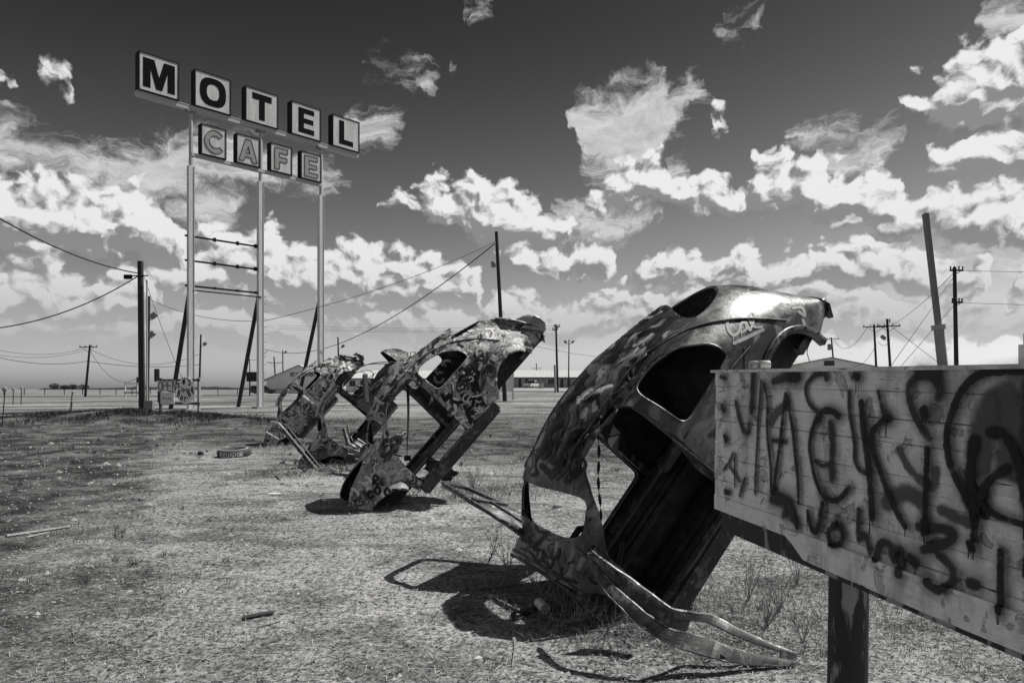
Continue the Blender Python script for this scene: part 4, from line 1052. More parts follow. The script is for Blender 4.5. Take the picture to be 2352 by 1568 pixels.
    paint_on(b2, 'sprayed_words', 'spray_black', f, .010)
    paint_on(b2, 'sprayed_spots', 'spray_pale', [(W(34, s_), .8, z([(940, 1290), (1060, 1275), (1190, 1300)])), (W(40, s_), .9, z([(990, 1110), (1040, 1100), (1060, 1150), (1010, 1170)]))], .006)
    b2.bvh = keep
    # fourth car
    z = Zm(820, 1120, 3.564); s_ = k / 3.564
    allv, allf = [], []
    for o_ in [b4.body] + [c for c in b4.root.children if c.name.startswith(('fender_stub', 'door'))]:
        kk = len(allv); allv += [v.co.copy() for v in o_.data.vertices]; allf += [tuple(i + kk for i in p.vertices) for p in o_.data.polygons]
    b4.bvh = BVHTree.FromPolygons(allv, allf)
    paint_on(b4, 'sprayed_name', 'spray_white', [(W(11, s_), .4, q) for q in word_px(z, 1, 'CALEB', 200, 1062, 78, 50, .06, .80)], .02)
    q_ = [(W(7, s_), .4, z([(460 + dx, 890 - dx), (470 + dx, 850 - dx), (490 + dx, 840 - dx), (500 + dx, 880 - dx)])) for dx in range(0, 150, 24)]
    paint_on(b4, 'sprayed_words', 'spray_mid', q_, .02)
    rnd = random.Random(9); dots = []
    for _ in range(60):
        t = rnd.random(); x, y = 330 + 900 * t + rnd.uniform(-80, 120), 900 - 640 * t + rnd.uniform(-90, 140); a = rnd.uniform(0, 6.28)
        dots.append((W(rnd.uniform(9, 26), s_), .7, z([(x, y), (x + 30 * math.cos(a), y + 30 * math.sin(a)), (x + 40 * math.cos(a + .8), y + 40 * math.sin(a + .8))])))
    paint_on(b4, 'sprayed_spots', 'spray_black', dots[:34], .012); paint_on(b4, 'sprayed_spots', 'spray_white', dots[34:], .014)
    z = Zm(1100, 1040, 3.36); s_ = k / 3.36; dots = []
    for _ in range(40):
        x, y = rnd.uniform(-60, 700), rnd.uniform(350, 1150); a = rnd.uniform(0, 6.28); dots.append((W(rnd.uniform(10, 30), s_), .7, z([(x, y), (x + 40 * math.cos(a), y + 40 * math.sin(a))])))
    paint_on(b3, 'sprayed_spots', 'spray_black', dots[:22], .004); paint_on(b3, 'sprayed_spots', 'spray_pale', dots[22:], .005)
    def doodles(g, n, box, w0, w1, size, seed, mats):
        rnd = random.Random(seed); cam_l = g.MI @ Vector((0, 0, EYE)); st = {m_: [] for m_ in mats}
        while n > 0:
            n -= 1; u, v = rnd.uniform(box[0], box[2]), rnd.uniform(box[1], box[3])
            d_ = (g.MI.to_3x3() @ Vector(((u - 1176) / FP, 1, (893 - v) / FP))).normalized()
            if g.bvh.ray_cast(cam_l, d_)[0] is None: continue
            a = rnd.uniform(0, 6.28); turn = rnd.uniform(-1.1, 1.1); P = [(u, v)]; L_ = rnd.uniform(.4, 1) * size
            for _ in range(rnd.randint(1, 4)): P.append((P[-1][0] + L_ * math.cos(a), P[-1][1] + L_ * math.sin(a))); a += turn
            st[rnd.choice(mats)].append((rnd.uniform(w0, w1), rnd.uniform(.4, .9), P))
        for k_, m_ in enumerate(st): paint_on(g, 'doodle', m_, st[m_], .004 + .001 * k_)
    doodles(b2, 330, (815, 745, 1240, 1175), .9, 3.0, 11, 41, ['spray_black', 'spray_white', 'spray_dark', 'spray_pale'])
    doodles(b3, 260, (640, 810, 980, 1100), .7, 2.4, 9, 42, ['spray_black', 'spray_white', 'spray_dark'])
    doodles(b4, 300, (590, 820, 860, 1030), .6, 1.9, 7, 43, ['spray_black', 'spray_white', 'spray_dark'])
    doodles(b1, 60, (1200, 1180, 1360, 1340), 1.0, 4.0, 16, 44, ['spray_mid', 'spray_black'])
bug_graffiti()

# ------------------------------------------------------------------ motel sign
def build_motel_sign():
    A, B = Vector((-21.64, 46, 0)), Vector((-14.84, 53, 0))
    d = (B - A).normalized(); per = d.length; nrm = Vector((d.y, -d.x, 0))     # nrm faces the road
    sp = (B - A).length / 2
    ang = math.atan2(d.y, d.x)
    root = empty('motel_sign', (A.x, A.y, ground_z(A.x, A.y)), ang)
    tag(root, 'tall steel roadside sign with square letter boxes on three posts', 'sign')
    z0 = root.location.z
    # local frame: x along the sign, y behind, z up
    def box_on(name, mat, c, dim, par=root): m = MB(); m.box(c, dim); return m.build(name, mat, par)
    ZBM, ZBC = 20.28 - z0, 17.52 - z0
    for i in range(3):
        x = sp * i
        gz = ground_z(*(A + d * x).xy) - z0
        m = MB(); hh = 16.6 - z0 - gz + .3; zc = (16.6 - z0 + gz - .3) / 2; m.box((x, 0, zc), (.30, .30, hh)); m.box((x - .17, .03, zc), (.035, .36, hh)); m.box((x + .165, -.16, zc), (.03, .05, hh))
        po = m.build('post', 'pale_steel', root)
        m = MB(); m.tube([(x, 0, 16.3 - z0), (x, 0, ZBM)], .13, 12); m.build('upper_pipe', 'galvanised', po)
        m = MB(); m.box((x, 0, ZBM - .05), (.6, .5, .1)); m.build('cap_plate', 'grey_steel', po)
        m = MB(); gx = ground_z(*(A + d * x - nrm * 3.76).xy) - z0
        m.tube([(x, .1, 8.3 + (.3 if i else 0)), (x, 3.76, gx - .2)], .15, 10); m.build('brace', 'pole_wood', root)
        m = MB(); m.box((x, 0, gz + .04), (.9, .9, .16)); m.build('footing', 'concrete', po)
    k = lambda u: (46 * ((u - 1176) / FP) + 21.64) / (3.4 - 3.5 * ((u - 1176) / FP)) * sp
    x0, x1 = k(320.8) - .25, k(829) - .35
    m = MB(); m.box(((x0 + x1) / 2, 0, ZBM + .17), (x1 - x0, .42, .30)); m.box(((x0 + x1) / 2, -.215, ZBM + .31), (x1 - x0, .03, .05)); m.build('beam', 'galvanised', root)
    m = MB(); m.box((sp, 0, ZBC - .14), (2 * sp, .30, .22)); m.build('beam', 'galvanised', root)
    L = {'M': [[(0, 0), (0, 1), (.36, 1), (.52, .42), (.68, 1), (1.04, 1), (1.04, 0), (.80, 0), (.80, .66), (.62, 0), (.42, 0), (.24, .66), (.24, 0)]],
         'T': [[(0, 1), (.78, 1), (.78, .76), (.50, .76), (.50, 0), (.27, 0), (.27, .76), (0, .76)]],
         'E': [[(0, 0), (0, 1), (.70, 1), (.70, .80), (.24, .80), (.24, .60), (.66, .60), (.66, .41), (.24, .41), (.24, .20), (.70, .20), (.70, 0)]],
         'L': [[(0, 0), (0, 1), (.24, 1), (.24, .21), (.68, .21), (.68, 0)]],
         'F': [[(0, 0), (0, 1), (.66, 1), (.66, .78), (.24, .78), (.24, .58), (.62, .58), (.62, .37), (.24, .37), (.24, 0)]],
         'A': [[(0, 0), (.30, 1), (.56, 1), (.86, 0), (.62, 0), (.56, .2), (.29, .2), (.24, 0)], [(.34, .38), (.51, .38), (.43, .68)]]}
    def ell(cx, cy, rx, ry, e, n=48): return [(cx + rx * abs(math.cos(t)) ** (2 / e) * (1 if math.cos(t) >= 0 else -1), cy + ry * abs(math.sin(t)) ** (2 / e) * (1 if math.sin(t) >= 0 else -1)) for t in (2 * math.pi * i / n for i in range(n))]
    L['O'] = [ell(.46, .5, .46, .5, 2.7), ell(.46, .5, .22, .28, 2.4)]
    C1 = [(.45 + .45 * math.cos(t), .5 + .5 * math.sin(t)) for t in (rad(42) + (rad(276)) * i / 30 for i in range(31))]; C2 = [(.45 + .24 * math.cos(t), .5 + .27 * math.sin(t)) for t in (rad(42) + (rad(276)) * i / 30 for i in range(31))]
    L['C'] = [C1 + C2[::-1]]
    def letter_box(ch, xa, xb, zb, h, depth, lh, dark):
        w = xb - xa; cx, cz = (xa + xb) / 2, zb + h / 2
        m = MB(); m.box((cx, 0, cz), (w, depth, h)); bx = m.build('letter_box', 'black_steel', root)
        m = MB(); t = .07; y = -depth / 2 - .02
        for c, dm in (((cx, y, zb + t / 2), (w, .05, t)), ((cx, y, zb + h - t / 2), (w, .05, t)), ((xa + t / 2, y, cz), (t, .05, h - 2 * t)), ((xb - t / 2, y, cz), (t, .05, h - 2 * t))): m.box(c, dm)
        m.build('frame', 'black_steel', bx)
        m = MB(); m.box((cx, -depth / 2 - .008, cz), (w - 2 * t, .014, h - 2 * t)); m.build('face', 'sign_white', bx)
        lp = L[ch]; lw = max(p[0] for p in lp[0]); sx = lh * (1.0 if ch != 'M' else 1.0)
        def put(nm, loops, mat, off, grow=0.0):
            me = plate_mesh(nm, [[((p[0] - lw / 2) * sx, (p[1] - .5) * lh) for p in q] for q in loops], .012)
            o = ob(nm, me, mat, bx); o.rotation_euler = (rad(90), 0, 0); o.location = (cx, -depth / 2 - off, cz); return o
        o = put('letter', lp, 'black_paint' if dark else 'sign_grey_letter', .024)
        if not dark:                                        # thin dark outline round the faded letters
            e = MB()
            for q in lp:
                P = [Vector(((p[0] - lw / 2) * sx + cx, -depth / 2 - .032, (p[1] - .5) * lh + cz)) for p in q]
                for a, b in zip(P, P[1:] + P[:1]): e.bar(a, b, .02, .035, (0, 1, 0))
            e.build('outline', 'black_paint', bx)
    for ch, ua, ub, lh in (('M', 320.8, 412, 1.86), ('O', 448.5, 530.7, 1.92), ('T', 564.4, 639, 1.86), ('E', 669, 737, 1.86), ('L', 763, 825.7, 1.84)):
        xa = k(ua) - .18; letter_box(ch, xa, xa + 2.46, ZBM + .34, 2.48, .62, lh, True)
    for ch, ua in (('C', 452.5), ('A', 534), ('F', 612), ('E', 682.5)):
        xa = k(ua) + .15; letter_box(ch, xa, xa + 1.72, ZBC - .02, 2.08, .5, 1.56, False)
    # bare rails of a lost third board between the first two posts
    for z, two in ((11.9, 0), (10.25, 0), (8.55, 1)):
        m = MB(); m.bar((-.35, .12, z - z0), (sp + (.3 if two else -.0), .12, z - z0), .07, .12); m.build('rail', 'black_steel', root)
        if two: m = MB(); m.bar((.1, -.15, z - .32 - z0), (sp, -.15, z - .32 - z0), .06, .08); m.build('rail', 'black_steel', root)
        for q in (.33, .66, .93): m = MB(); m.box((sp * q, .06, z - z0), (.18, .12, .26 if not two else .16)); m.build('rail_clip', 'black_steel', root)
    for i in range(10):
        m = MB(); m.bar((sp + .15, 0, 8.3 - i * .55 - z0), (sp + .45, 0, 8.33 - i * .55 - z0), .03, .03); m.build('step_peg', 'black_steel', root)
build_motel_sign()

# ------------------------------------------------------------------ graffiti board beside the track
PANEL_STROKES = [
 (0.0109,0.8,0,[(0.061,0.634),(0.095,0.629)]),
 (0.017,0.3,0,[(0.081,0.498),(0.09,0.488)]),
 (0.0149,0.25,0,[(0.105,0.37),(0.114,0.357)]),
 (0.0024,0.3,0,[(0.1,0.348),(0.1,0.319)]),
 (0.0019,0.3,0,[(0.126,0.35),(0.126,0.326)]),
 (0.0143,0.5,0,[(0.114,0.128),(0.142,0.128)]),
 (0.011,0.3,1,[(0.188,0.524),(0.211,0.469),(0.255,0.401),(0.289,0.403),(0.295,0.435)]),
 (0.0168,0.9,0,[(0.328,0.639),(0.322,0.567),(0.318,0.49)]),
 (0.0084,0.5,1,[(0.383,0.611),(0.375,0.536),(0.363,0.448),(0.359,0.359),(0.351,0.269),(0.347,0.157)]),
 (0.01,0.5,0,[(0.407,0.598),(0.434,0.529),(0.434,0.408),(0.46,0.281),(0.468,0.179),(0.49,0.229),(0.519,0.371),(0.54,0.497),(0.554,0.56),(0.575,0.507),(0.602,0.418),(0.616,0.338),(0.632,0.26),(0.639,0.168)]),
 (0.0202,0.9,2,[(0.453,0.452),(0.482,0.487),(0.54,0.518)]),
 (0.0087,0.6,1,[(0.468,0.38),(0.551,0.382)]),
 (0.0166,1.0,1,[(0.468,0.61),(0.547,0.624),(0.616,0.627)]),
 (0.0089,0.4,1,[(0.706,0.623),(0.674,0.596),(0.671,0.565),(0.69,0.529),(0.733,0.501)]),
 (0.0134,0.25,0,[(0.742,0.477),(0.769,0.503),(0.813,0.506),(0.849,0.489)]),
 (0.0106,0.5,0,[(0.736,0.48),(0.712,0.433),(0.699,0.377),(0.712,0.324),(0.73,0.272),(0.766,0.219),(0.807,0.203),(0.857,0.214),(0.906,0.258)]),
 (0.0149,1.0,1,[(0.807,0.461),(0.815,0.402),(0.815,0.338),(0.818,0.275)]),
 (0.0072,0.5,1,[(0.73,0.326),(0.766,0.314),(0.801,0.324)]),
 (0.0104,0.4,1,[(0.718,0.629),(0.772,0.633),(0.783,0.614)]),
 (0.0168,0.6,0,[(0.926,0.623),(0.937,0.619)]),
 (0.0192,0.9,0,[(0.575,0.626),(0.616,0.621)]),
 (0.0089,0.6,1,[(0.898,0.57),(0.9,0.509),(0.911,0.466),(0.926,0.403),(0.929,0.35),(0.952,0.321),(0.982,0.314)]),
 (0.0072,0.4,1,[(0.17,0.301),(0.133,0.255),(0.095,0.224)]),
 (0.0066,0.4,1,[(0.147,0.242),(0.188,0.214),(0.229,0.189)]),
 (0.0061,0.4,1,[(0.187,0.298),(0.188,0.219),(0.19,0.162)]),
 (0.0092,0.8,1,[(0.268,0.205),(0.242,0.156),(0.233,0.131)]),
 (0.0144,0.8,1,[(0.464,0.149),(0.511,0.165),(0.561,0.156),(0.589,0.132),(0.547,0.104)]),
 (0.012,0.4,0,[(0.619,0.105),(0.632,0.075)]),
 (0.0155,0.2,0,[(0.958,0.534),(0.971,0.444),(0.992,0.35),(1.004,0.269),(1.013,0.181)]),
 (0.0118,0.3,0,[(1.065,0.493),(1.025,0.465),(1.004,0.434),(1.013,0.388),(1.057,0.305),(1.096,0.236),(1.145,0.18)]),
 (0.0166,0.2,0,[(1.065,0.493),(1.073,0.491)]),
 (0.0087,0.5,1,[(1.029,0.571),(1.049,0.513)]),
 (0.0035,0.2,0,[(1.013,0.181),(1.014,0.161)]),
 (0.0116,0.6,1,[(1.252,0.553),(1.258,0.582),(1.218,0.622),(1.17,0.61),(1.148,0.577),(1.163,0.522),(1.198,0.469),(1.225,0.444)]),
 (0.0122,0.9,2,[(1.111,0.402),(1.148,0.35),(1.191,0.322),(1.239,0.307),(1.248,0.356)]),
 (0.0211,1.0,1,[(1.191,0.628),(1.245,0.622)]),
 (0.0166,0.2,0,[(1.208,0.518),(1.212,0.507)]),
 (0.0024,0.2,0,[(1.201,0.496),(1.203,0.469)]),
 (0.0021,0.2,0,[(1.217,0.497),(1.218,0.482)]),
 (0.0112,0.3,0,[(1.224,0.412),(1.222,0.342),(1.22,0.256),(1.218,0.189)]),
 (0.016,0.4,0,[(1.217,0.202),(1.22,0.187)]),
 (0.0027,0.2,0,[(1.206,0.184),(1.208,0.166)]),
 (0.0024,0.2,0,[(1.225,0.188),(1.227,0.169)]),
 (0.044,0.7,2,[(1.452,0.554),(1.473,0.507),(1.483,0.438),(1.473,0.4)]),
 (0.0367,0.7,2,[(1.409,0.539),(1.386,0.46),(1.386,0.391)]),
 (0.0271,0.7,1,[(1.523,0.582),(1.528,0.51),(1.523,0.423)]),
 (0.0129,0.25,0,[(1.565,0.63),(1.523,0.627),(1.446,0.625),(1.386,0.616),(1.339,0.582),(1.309,0.526),(1.29,0.464),(1.297,0.392),(1.327,0.334),(1.363,0.29),(1.377,0.257),(1.38,0.194)]),
 (0.0164,0.4,0,[(1.375,0.449),(1.363,0.369),(1.375,0.281)]),
 (0.0135,0.3,0,[(1.386,0.283),(1.42,0.346),(1.467,0.386)]),
 (0.0099,0.3,0,[(1.392,0.289),(1.446,0.265),(1.523,0.256)]),
 (0.0141,0.4,0,[(1.42,0.471),(1.462,0.465),(1.498,0.403),(1.513,0.34),(1.528,0.275),(1.53,0.208),(1.525,0.139)]),
 (0.0153,0.25,0,[(1.368,0.176),(1.372,0.167)]),
 (0.0222,0.4,0,[(1.363,0.29),(1.375,0.272)]),
 (0.014,0.4,1,[(1.194,0.187),(1.252,0.196),(1.303,0.198),(1.309,0.179),(1.265,0.149),(1.212,0.126)]),
 (0.0128,0.5,1,[(1.265,0.123),(1.309,0.097),(1.309,0.062),(1.271,0.03),(1.232,0.04)]),
 (0.0113,0.4,0,[(1.457,0.177),(1.457,0.107),(1.46,0.032)]),
 (0.0172,0.5,1,[(1.369,0.073),(1.38,0.074)]),
 (0.0153,0.9,2,[(1.265,0.248),(1.315,0.236),(1.357,0.229)]),
 (0.0279,1.0,2,[(1.065,0.237),(1.134,0.276),(1.191,0.262)]),
 (0.0115,0.5,0,[(0.697,0.141),(0.716,0.09),(0.747,0.084),(0.776,0.185)]),
 (0.0125,0.4,0,[(0.851,0.131),(0.811,0.094),(0.823,0.059),(0.862,0.063),(0.883,0.101),(0.851,0.131)]),
 (0.0104,0.5,1,[(0.951,0.193),(0.951,0.101),(0.981,0.118),(1.001,0.07)]),
 (0.0132,0.5,1,[(1.03,0.056),(1.048,0.108),(1.085,0.109),(1.103,0.067),(1.125,0.105),(1.129,0.035)]),
 (0.0189,0.4,0,[(1.171,0.09),(1.187,0.082)]),
 (0.0247,0.9,1,[(0.486,0.155),(0.572,0.152),(0.6,0.108)]),
 (0.0012,0.3,0,[(0.209,0.596),(0.216,0.605),(0.22,0.6),(0.232,0.614),(0.237,0.606),(0.242,0.617),(0.246,0.612),(0.252,0.625),(0.262,0.614)]),
 (0.0012,0.3,0,[(0.209,0.563),(0.211,0.575),(0.22,0.564),(0.228,0.577),(0.232,0.57),(0.237,0.582),(0.243,0.577),(0.253,0.59),(0.256,0.581),(0.264,0.593),(0.27,0.583)]),
 (0.0012,0.3,0,[(0.179,0.34),(0.188,0.354),(0.193,0.349),(0.206,0.361),(0.208,0.356),(0.218,0.372),(0.227,0.366),(0.239,0.379)]),
 (0.0011,0.3,0,[(0.224,0.326),(0.233,0.338),(0.239,0.332),(0.247,0.348),(0.258,0.344),(0.26,0.355),(0.273,0.35),(0.277,0.364)]),
 (0.0011,0.3,0,[(0.257,0.259),(0.263,0.276),(0.276,0.269),(0.281,0.29),(0.283,0.284),(0.296,0.301),(0.299,0.294)]),
 (0.0011,0.3,0,[(0.384,0.284),(0.388,0.297),(0.395,0.294),(0.401,0.307),(0.407,0.3),(0.412,0.31),(0.422,0.306),(0.425,0.316),(0.436,0.312),(0.437,0.322)]),
 (0.0011,0.3,0,[(0.372,0.215),(0.383,0.224),(0.385,0.218),(0.392,0.232),(0.398,0.222),(0.408,0.234),(0.416,0.227),(0.417,0.238),(0.422,0.231)]),
 (0.0011,0.3,0,[(0.24,0.537),(0.25,0.551),(0.251,0.544),(0.258,0.554),(0.264,0.546),(0.269,0.558)]),
]

def build_board():
    A, B = Vector((.9186, 3.14, 0)), Vector((1.229, 1.64, 0)); d = (B - A).normalized(); ang = math.atan2(d.y, d.x)
    root = empty('graffiti_board', (A.x, A.y, 0), ang); root.rotation_euler = (0, .019, ang)
    tag(root, 'pale plank board on a round post, sprayed with black graffiti', 'board')
    Ln, Z0, H, TH = 3.6, 1.02, .66, .085                    # local x along the board, front is -y... turned to the track
    s = -1.0                                                # front face sits at y = 0, body behind
    front = Vector((-d.y, d.x, 0)); side = 1 if front.x < 0 else -1
    side = -1.0                                             # track side is local -y
    hs = [.07, .075, .11, .07, .10, .075, .085, .07]; tot = sum(hs); rnd = random.Random(3); z = Z0 + .032
    sc = (H - .032) / tot
    for i, h in enumerate(hs):
        h *= sc; j0 = rnd.uniform(-.008, .008)
        m = MB(); n = 40; V = []
        dy = rnd.uniform(0, .006); ph = rnd.uniform(0, 9)
        for q in range(n + 1):
            x = j0 + (Ln - j0) * q / n; wv = .0022 * mnoise.noise((x * 5, i * 3.1, ph)); wb = .0022 * mnoise.noise((x * 5, i * 3.1 + 50, ph))
            gp_ = .0006 + .0022 * max(0, mnoise.noise((x * 1.3, i * 2.7, 4))); za, zb_ = z + .0005 + wv * .5, z + h - gp_ + wb * .5
            V += [(x, dy, za + .002), (x, dy, zb_ - .002), (x, dy + .003, zb_), (x, TH, zb_), (x, TH, za), (x, dy + .003, za)]
        m.add(V, [(q * 6 + e, q * 6 + (e + 1) % 6, (q + 1) * 6 + (e + 1) % 6, (q + 1) * 6 + e) for q in range(n) for e in range(6)])
        m.add(V[:6], [tuple(range(6))]); m.add(V[-6:], [tuple(range(6))[::-1]])
        o_ = m.build('plank', 'board_paint', root)
        z += h
    m = MB(); m.box((Ln / 2 + .01, TH * .6, Z0 + .04 + (H - .05) / 2), (Ln - .03, TH * .5, H - .06)); m.build('light_block', 'weathered_wood', root)  # unseen slab added behind the planks to stop light coming through the gaps
    # lower skirt plank with a broken end, laid over the dark rail
    m = MB(); n = 44; V = []
    for q in range(n + 1):
        x = .53 + (Ln - .53) * q / n; t = sstep((x - .53) / .16); zt_ = Z0 + .058 + .012 * t + .002 * mnoise.noise((x * 6, 1, 1)); zb_ = Z0 + .052 - .078 * t + .0035 * mnoise.noise((x * 7, 9, 1))
        V += [(x, -.009, zb_), (x, -.009, zt_), (x, .012, zt_), (x, .012, zb_)]
    m.add(V, [(q * 4 + e, q * 4 + (e + 1) % 4, (q + 1) * 4 + (e + 1) % 4, (q + 1) * 4 + e) for q in range(n) for e in range(4)]); m.add(V[:4], [(0, 1, 2, 3)]); m.add(V[-4:], [(3, 2, 1, 0)])
    m.build('skirt_plank', 'board_paint', root)
    m = MB(); m.bar((.04, .045, Z0 - .012), (Ln, .045, Z0 - .004), .055, .085); m.build('rail', 'post_paint', root)
    m = MB(); m.bar((-.006, .03, Z0 + .66), (Ln, .03, Z0 + .667), .10, .012); m.build('top_cap', 'board_paint', root)
    px = .735
    m = MB(); m.tube([(px, .13, -.3), (px, .13, .4), (px, .13, Z0 + .08)], [.069, .067, .065], 22); m.build('post', 'post_paint', root)
    m = MB(); m.tube([(2.9, .13, -.3), (2.9, .13, Z0 + .5)], .076, 18); m.build('post', 'post_paint', root)
    for x in (.285, .345):
        m = MB(); M_ = Matrix.Translation((x, .03, Z0 + .667 + .018)) @ Matrix.Rotation(rad(90), 4, 'X')
        m.lathe([(.018, -.022), (.018, .022), (.011, .022), (.011, -.022), (.018, -.022)], M_, 14); m.build('pipe_stub', 'galvanised', root)
    def place(a, b, lf): b += .019 * a; return Vector((a, -lf - (.009 if a > .55 and b < .072 else 0), b + Z0))
    rnd = random.Random(11); hz, dr = [], []
    for (w, soft, tn, pts) in PANEL_STROKES:
        if w > .006 and tn < 2: hz.append((w * rnd.uniform(1.7, 2.4), 1.2, pts))
        if tn == 0 and w > .008 and rnd.random() < .75:
            for _ in range(rnd.randint(1, 3)):
                q = pts[rnd.randrange(len(pts))] if rnd.random() < .4 else min(pts, key=lambda p_: p_[1])
                x_ = q[0] + rnd.uniform(-.7, .7) * w; dr.append((rnd.uniform(.0011, .0024), .3, [(x_, q[1]), (x_ + rnd.uniform(-.002, .002), max(.0, q[1] - w - rnd.uniform(.01, .055)))]))
    tag(ob('overspray', strokes_mesh('g', hz, place, .0012, .00001), 'spray_haze', root), kind='stuff')
    tag(ob('paint_drip', strokes_mesh('g', dr, place, .0095, .00002), 'spray_black', root), kind='stuff')
    for tone, mat in ((2, 'spray_mid'), (1, 'spray_dark'), (0, 'spray_black')):
        st = [(w * .86, min(1.2, soft * 1.2 + .25), pts) for (w, soft, tn, pts) in PANEL_STROKES if tn == tone]
        me = strokes_mesh('g', st, place, .0022 + {2: 0, 1: .0025, 0: .005}[tone], .00008, wob=.30, fade=.28)
        tag(ob('sprayed_graffiti', me, mat, root), kind='stuff')
build_board()

# ------------------------------------------------------------------ roads and paving
strip('road', [(-260, 96), (-120, 101), (-60, 108), (-20, 120)], 7.0, 'asphalt', 'dark roadway running past the gravel lot')
strip('driveway', [(-40, 118), (0, 112), (40, 108), (120, 104)], 9.0, 'concrete', 'pale concrete drive in front of the long low building')
strip('forecourt', [(-75, 136), (-40, 138), (0, 136), (60, 134)], 8.0, 'concrete', 'pale concrete forecourt under the parked vehicles')

# ------------------------------------------------------------------ poles and lines
def gp(u, Y): 
    x = (u - 1176) / FP * Y; return Vector((x, Y, ground_z(x, Y)))
def pole(label, top, ub, Y, r, mat='pole_wood', name='utility_pole', cat='pole', arms=(), lights=(), boxes=(), group=None, tip=.75):
    t = at(top[0], top[1], Y); b = gp(ub, Y)
    root = empty(name, b); tag(root, label, cat, group)
    ax = t - b
    m = MB(); n = 6
    m.tube([ax * (i / n) + Vector((0, 0, -.3 if i == 0 else 0)) + Vector((.03 * mnoise.noise((ub, i, 1)), 0, 0)) * (r * 5) for i in range(n + 1)], [r * (1 - (1 - tip) * i / n) for i in range(n + 1)], 12); m.build('shaft', mat, root)
    for (z, w, ang) in arms:
        c = ax * ((z - b.z) / ax.z); d = Vector((math.cos(rad(ang)), math.sin(rad(ang)), 0)); s_ = d.cross(Vector((0, 0, 1))) * (r + .07)
        m = MB(); m.bar(c - d * w / 2 + s_, c + d * w / 2 + s_, .12, .13); a_ = m.build('crossarm', mat, root)
        m = MB()
        for e in (-.36, .36): m.bar(c + d * w * e + s_ * 1.3, c + s_ * 1.3 - Vector((0, 0, w * .24)), .03, .05)
        m.build('arm_brace', 'black_steel', root)
        for e in (-.46, -.18, .18, .46):
            m = MB(); q = c + d * w * e + s_ + Vector((0, 0, .065)); m.lathe([(0, .26), (.05, .25), (.06, .14), (.035, .12), (.055, .05), (.03, 0)], Matrix.Translation(q), 10); m.build('insulator', 'dark_metal', root)
    for (z, side, L) in lights:
        c = ax * ((z - b.z) / ax.z); m = MB(); m.tube([c, c + Vector((side * L * .5, -.1, .02)), c + Vector((side * L * .8, -.15, .25))], .035, 6)
        arm = m.build('light_arm', 'black_steel', root)
        m = MB(); q = c + Vector((side * L, -.2, .42)); R_ = Matrix.Rotation(rad(-35 * side), 3, 'Y'); m.box(q, (.62, .45, .34), R_); m.box(q + Vector((side * .05, -.02, -.22)), (.46, .36, .06), R_); m.build('floodlight', 'grey_steel', arm)
    for (z, dx, w, h) in boxes:
        c = ax * ((z - b.z) / ax.z) + Vector((dx, -r, 0)); m = MB(); m.lathe([(0, -h / 2), (w / 2, -h / 2), (w / 2, h / 2 - .05), (w / 2.4, h / 2), (0, h / 2)], Matrix.Translation(c), 14); m.build('transformer', 'grey_steel', root)
        m = MB(); m.bar(c, c - Vector((dx, -r, 0)), .06, .06); m.build('bracket', 'black_steel', root)
    return root
zt = lambda v, Y: EYE - (v - 893) / FP * Y
P1 = pole('thick dark wooden pole beside the hand-painted open sign', (322, 600), 326, 39, .18, tip=.86)
m = MB(); m.tube([(.30, -.05, .1), (.30, -.05, 3), (.28, 0, 8.0)], .045, 8); m.build('conduit', 'galvanised', P1)
m = MB(); m.box((.42, -.02, .55), (.5, .3, 1.1)); m.build('meter_box', 'grey_steel', P1)
m = MB(); m.bar((-1.0, -.1, 8.2), (.4, -.1, 8.22), .06, .06); m.box((-.75, -.1, 8.15), (.42, .14, .24)); m.build('line_clamp', 'black_steel', P1)
pole('slim dark pole with two floodlights just behind the thick wooden pole', (342, 680), 338, 62, .14, lights=((zt(735, 62), 1, .55), (zt(778, 62), 1, .4)), name='floodlight_pole')
pole('leaning pole with one crossarm in the open field', (206, 792), 195, 105, .19, arms=((zt(797, 105), 3.3, -12),))
pole('dark pole with one floodlight, behind the hand-painted open sign', (461, 768), 457, 110, .17, lights=((zt(795, 110), 1, .8),), name='floodlight_pole')
pole('leaning wooden pole with a box near its top, in front of the low building', (1140, 532), 1160, 62, .21, boxes=((zt(608, 62), -.42, .42, .5),), tip=.7)
P6 = pole('upright wooden pole with short brackets, next to the leaning steel post', (2193, 614), 2199, 52, .17, arms=((zt(622, 52), 1.0, 0), (zt(695, 52), .8, 0)))
pole('pole with a wide crossarm, one of a close pair', (2008, 745), 2016, 95, .17, arms=((zt(751, 95), 3.4, 0),), group='close pair of crossarm poles')
pole('pole with a crossarm and a square lamp, one of a close pair', (2038, 732), 2049, 92, .19, arms=((zt(749, 92), 3.2, 0), (zt(738, 92), 1.4, 60)), lights=((zt(782, 92), -1, .8),), group='close pair of crossarm poles')
pole('small pole with a crossarm and a transformer above the gable roof', (1910, 775), 1920, 150, .2, arms=((zt(778, 150), 3.4, 10),), boxes=((zt(797, 150), -.7, .8, 1.3),))
pole('dark pole with short crossarms in front of the low building', (1277, 745), 1281, 95, .17, arms=((zt(750, 95), 1.0, 30), (zt(757, 95), .9, -40)))
pole('thin pole with twin lamps near the low building', (1307, 780), 1306, 130, .14, lights=((zt(790, 130), 1, .7), (zt(790, 130), -1, .7)), name='floodlight_pole')
pole('thin crossarm pole above the gable of the white restaurant', (629, 819), 634, 170, .2, arms=((zt(833, 170), 3.6, 20),))
pole('short lamp pole beside the white restaurant', (649, 804), 650, 165, .16, lights=((zt(812, 165), 1, .8),), name='floodlight_pole')
pole('lamp pole rising behind the pale blotched car', (776, 774), 779, 120, .17, lights=((zt(800, 120), 1, .9),), name='floodlight_pole')
pole('small bare pole by the dark billboard', (573, 824), 574, 150, .14)
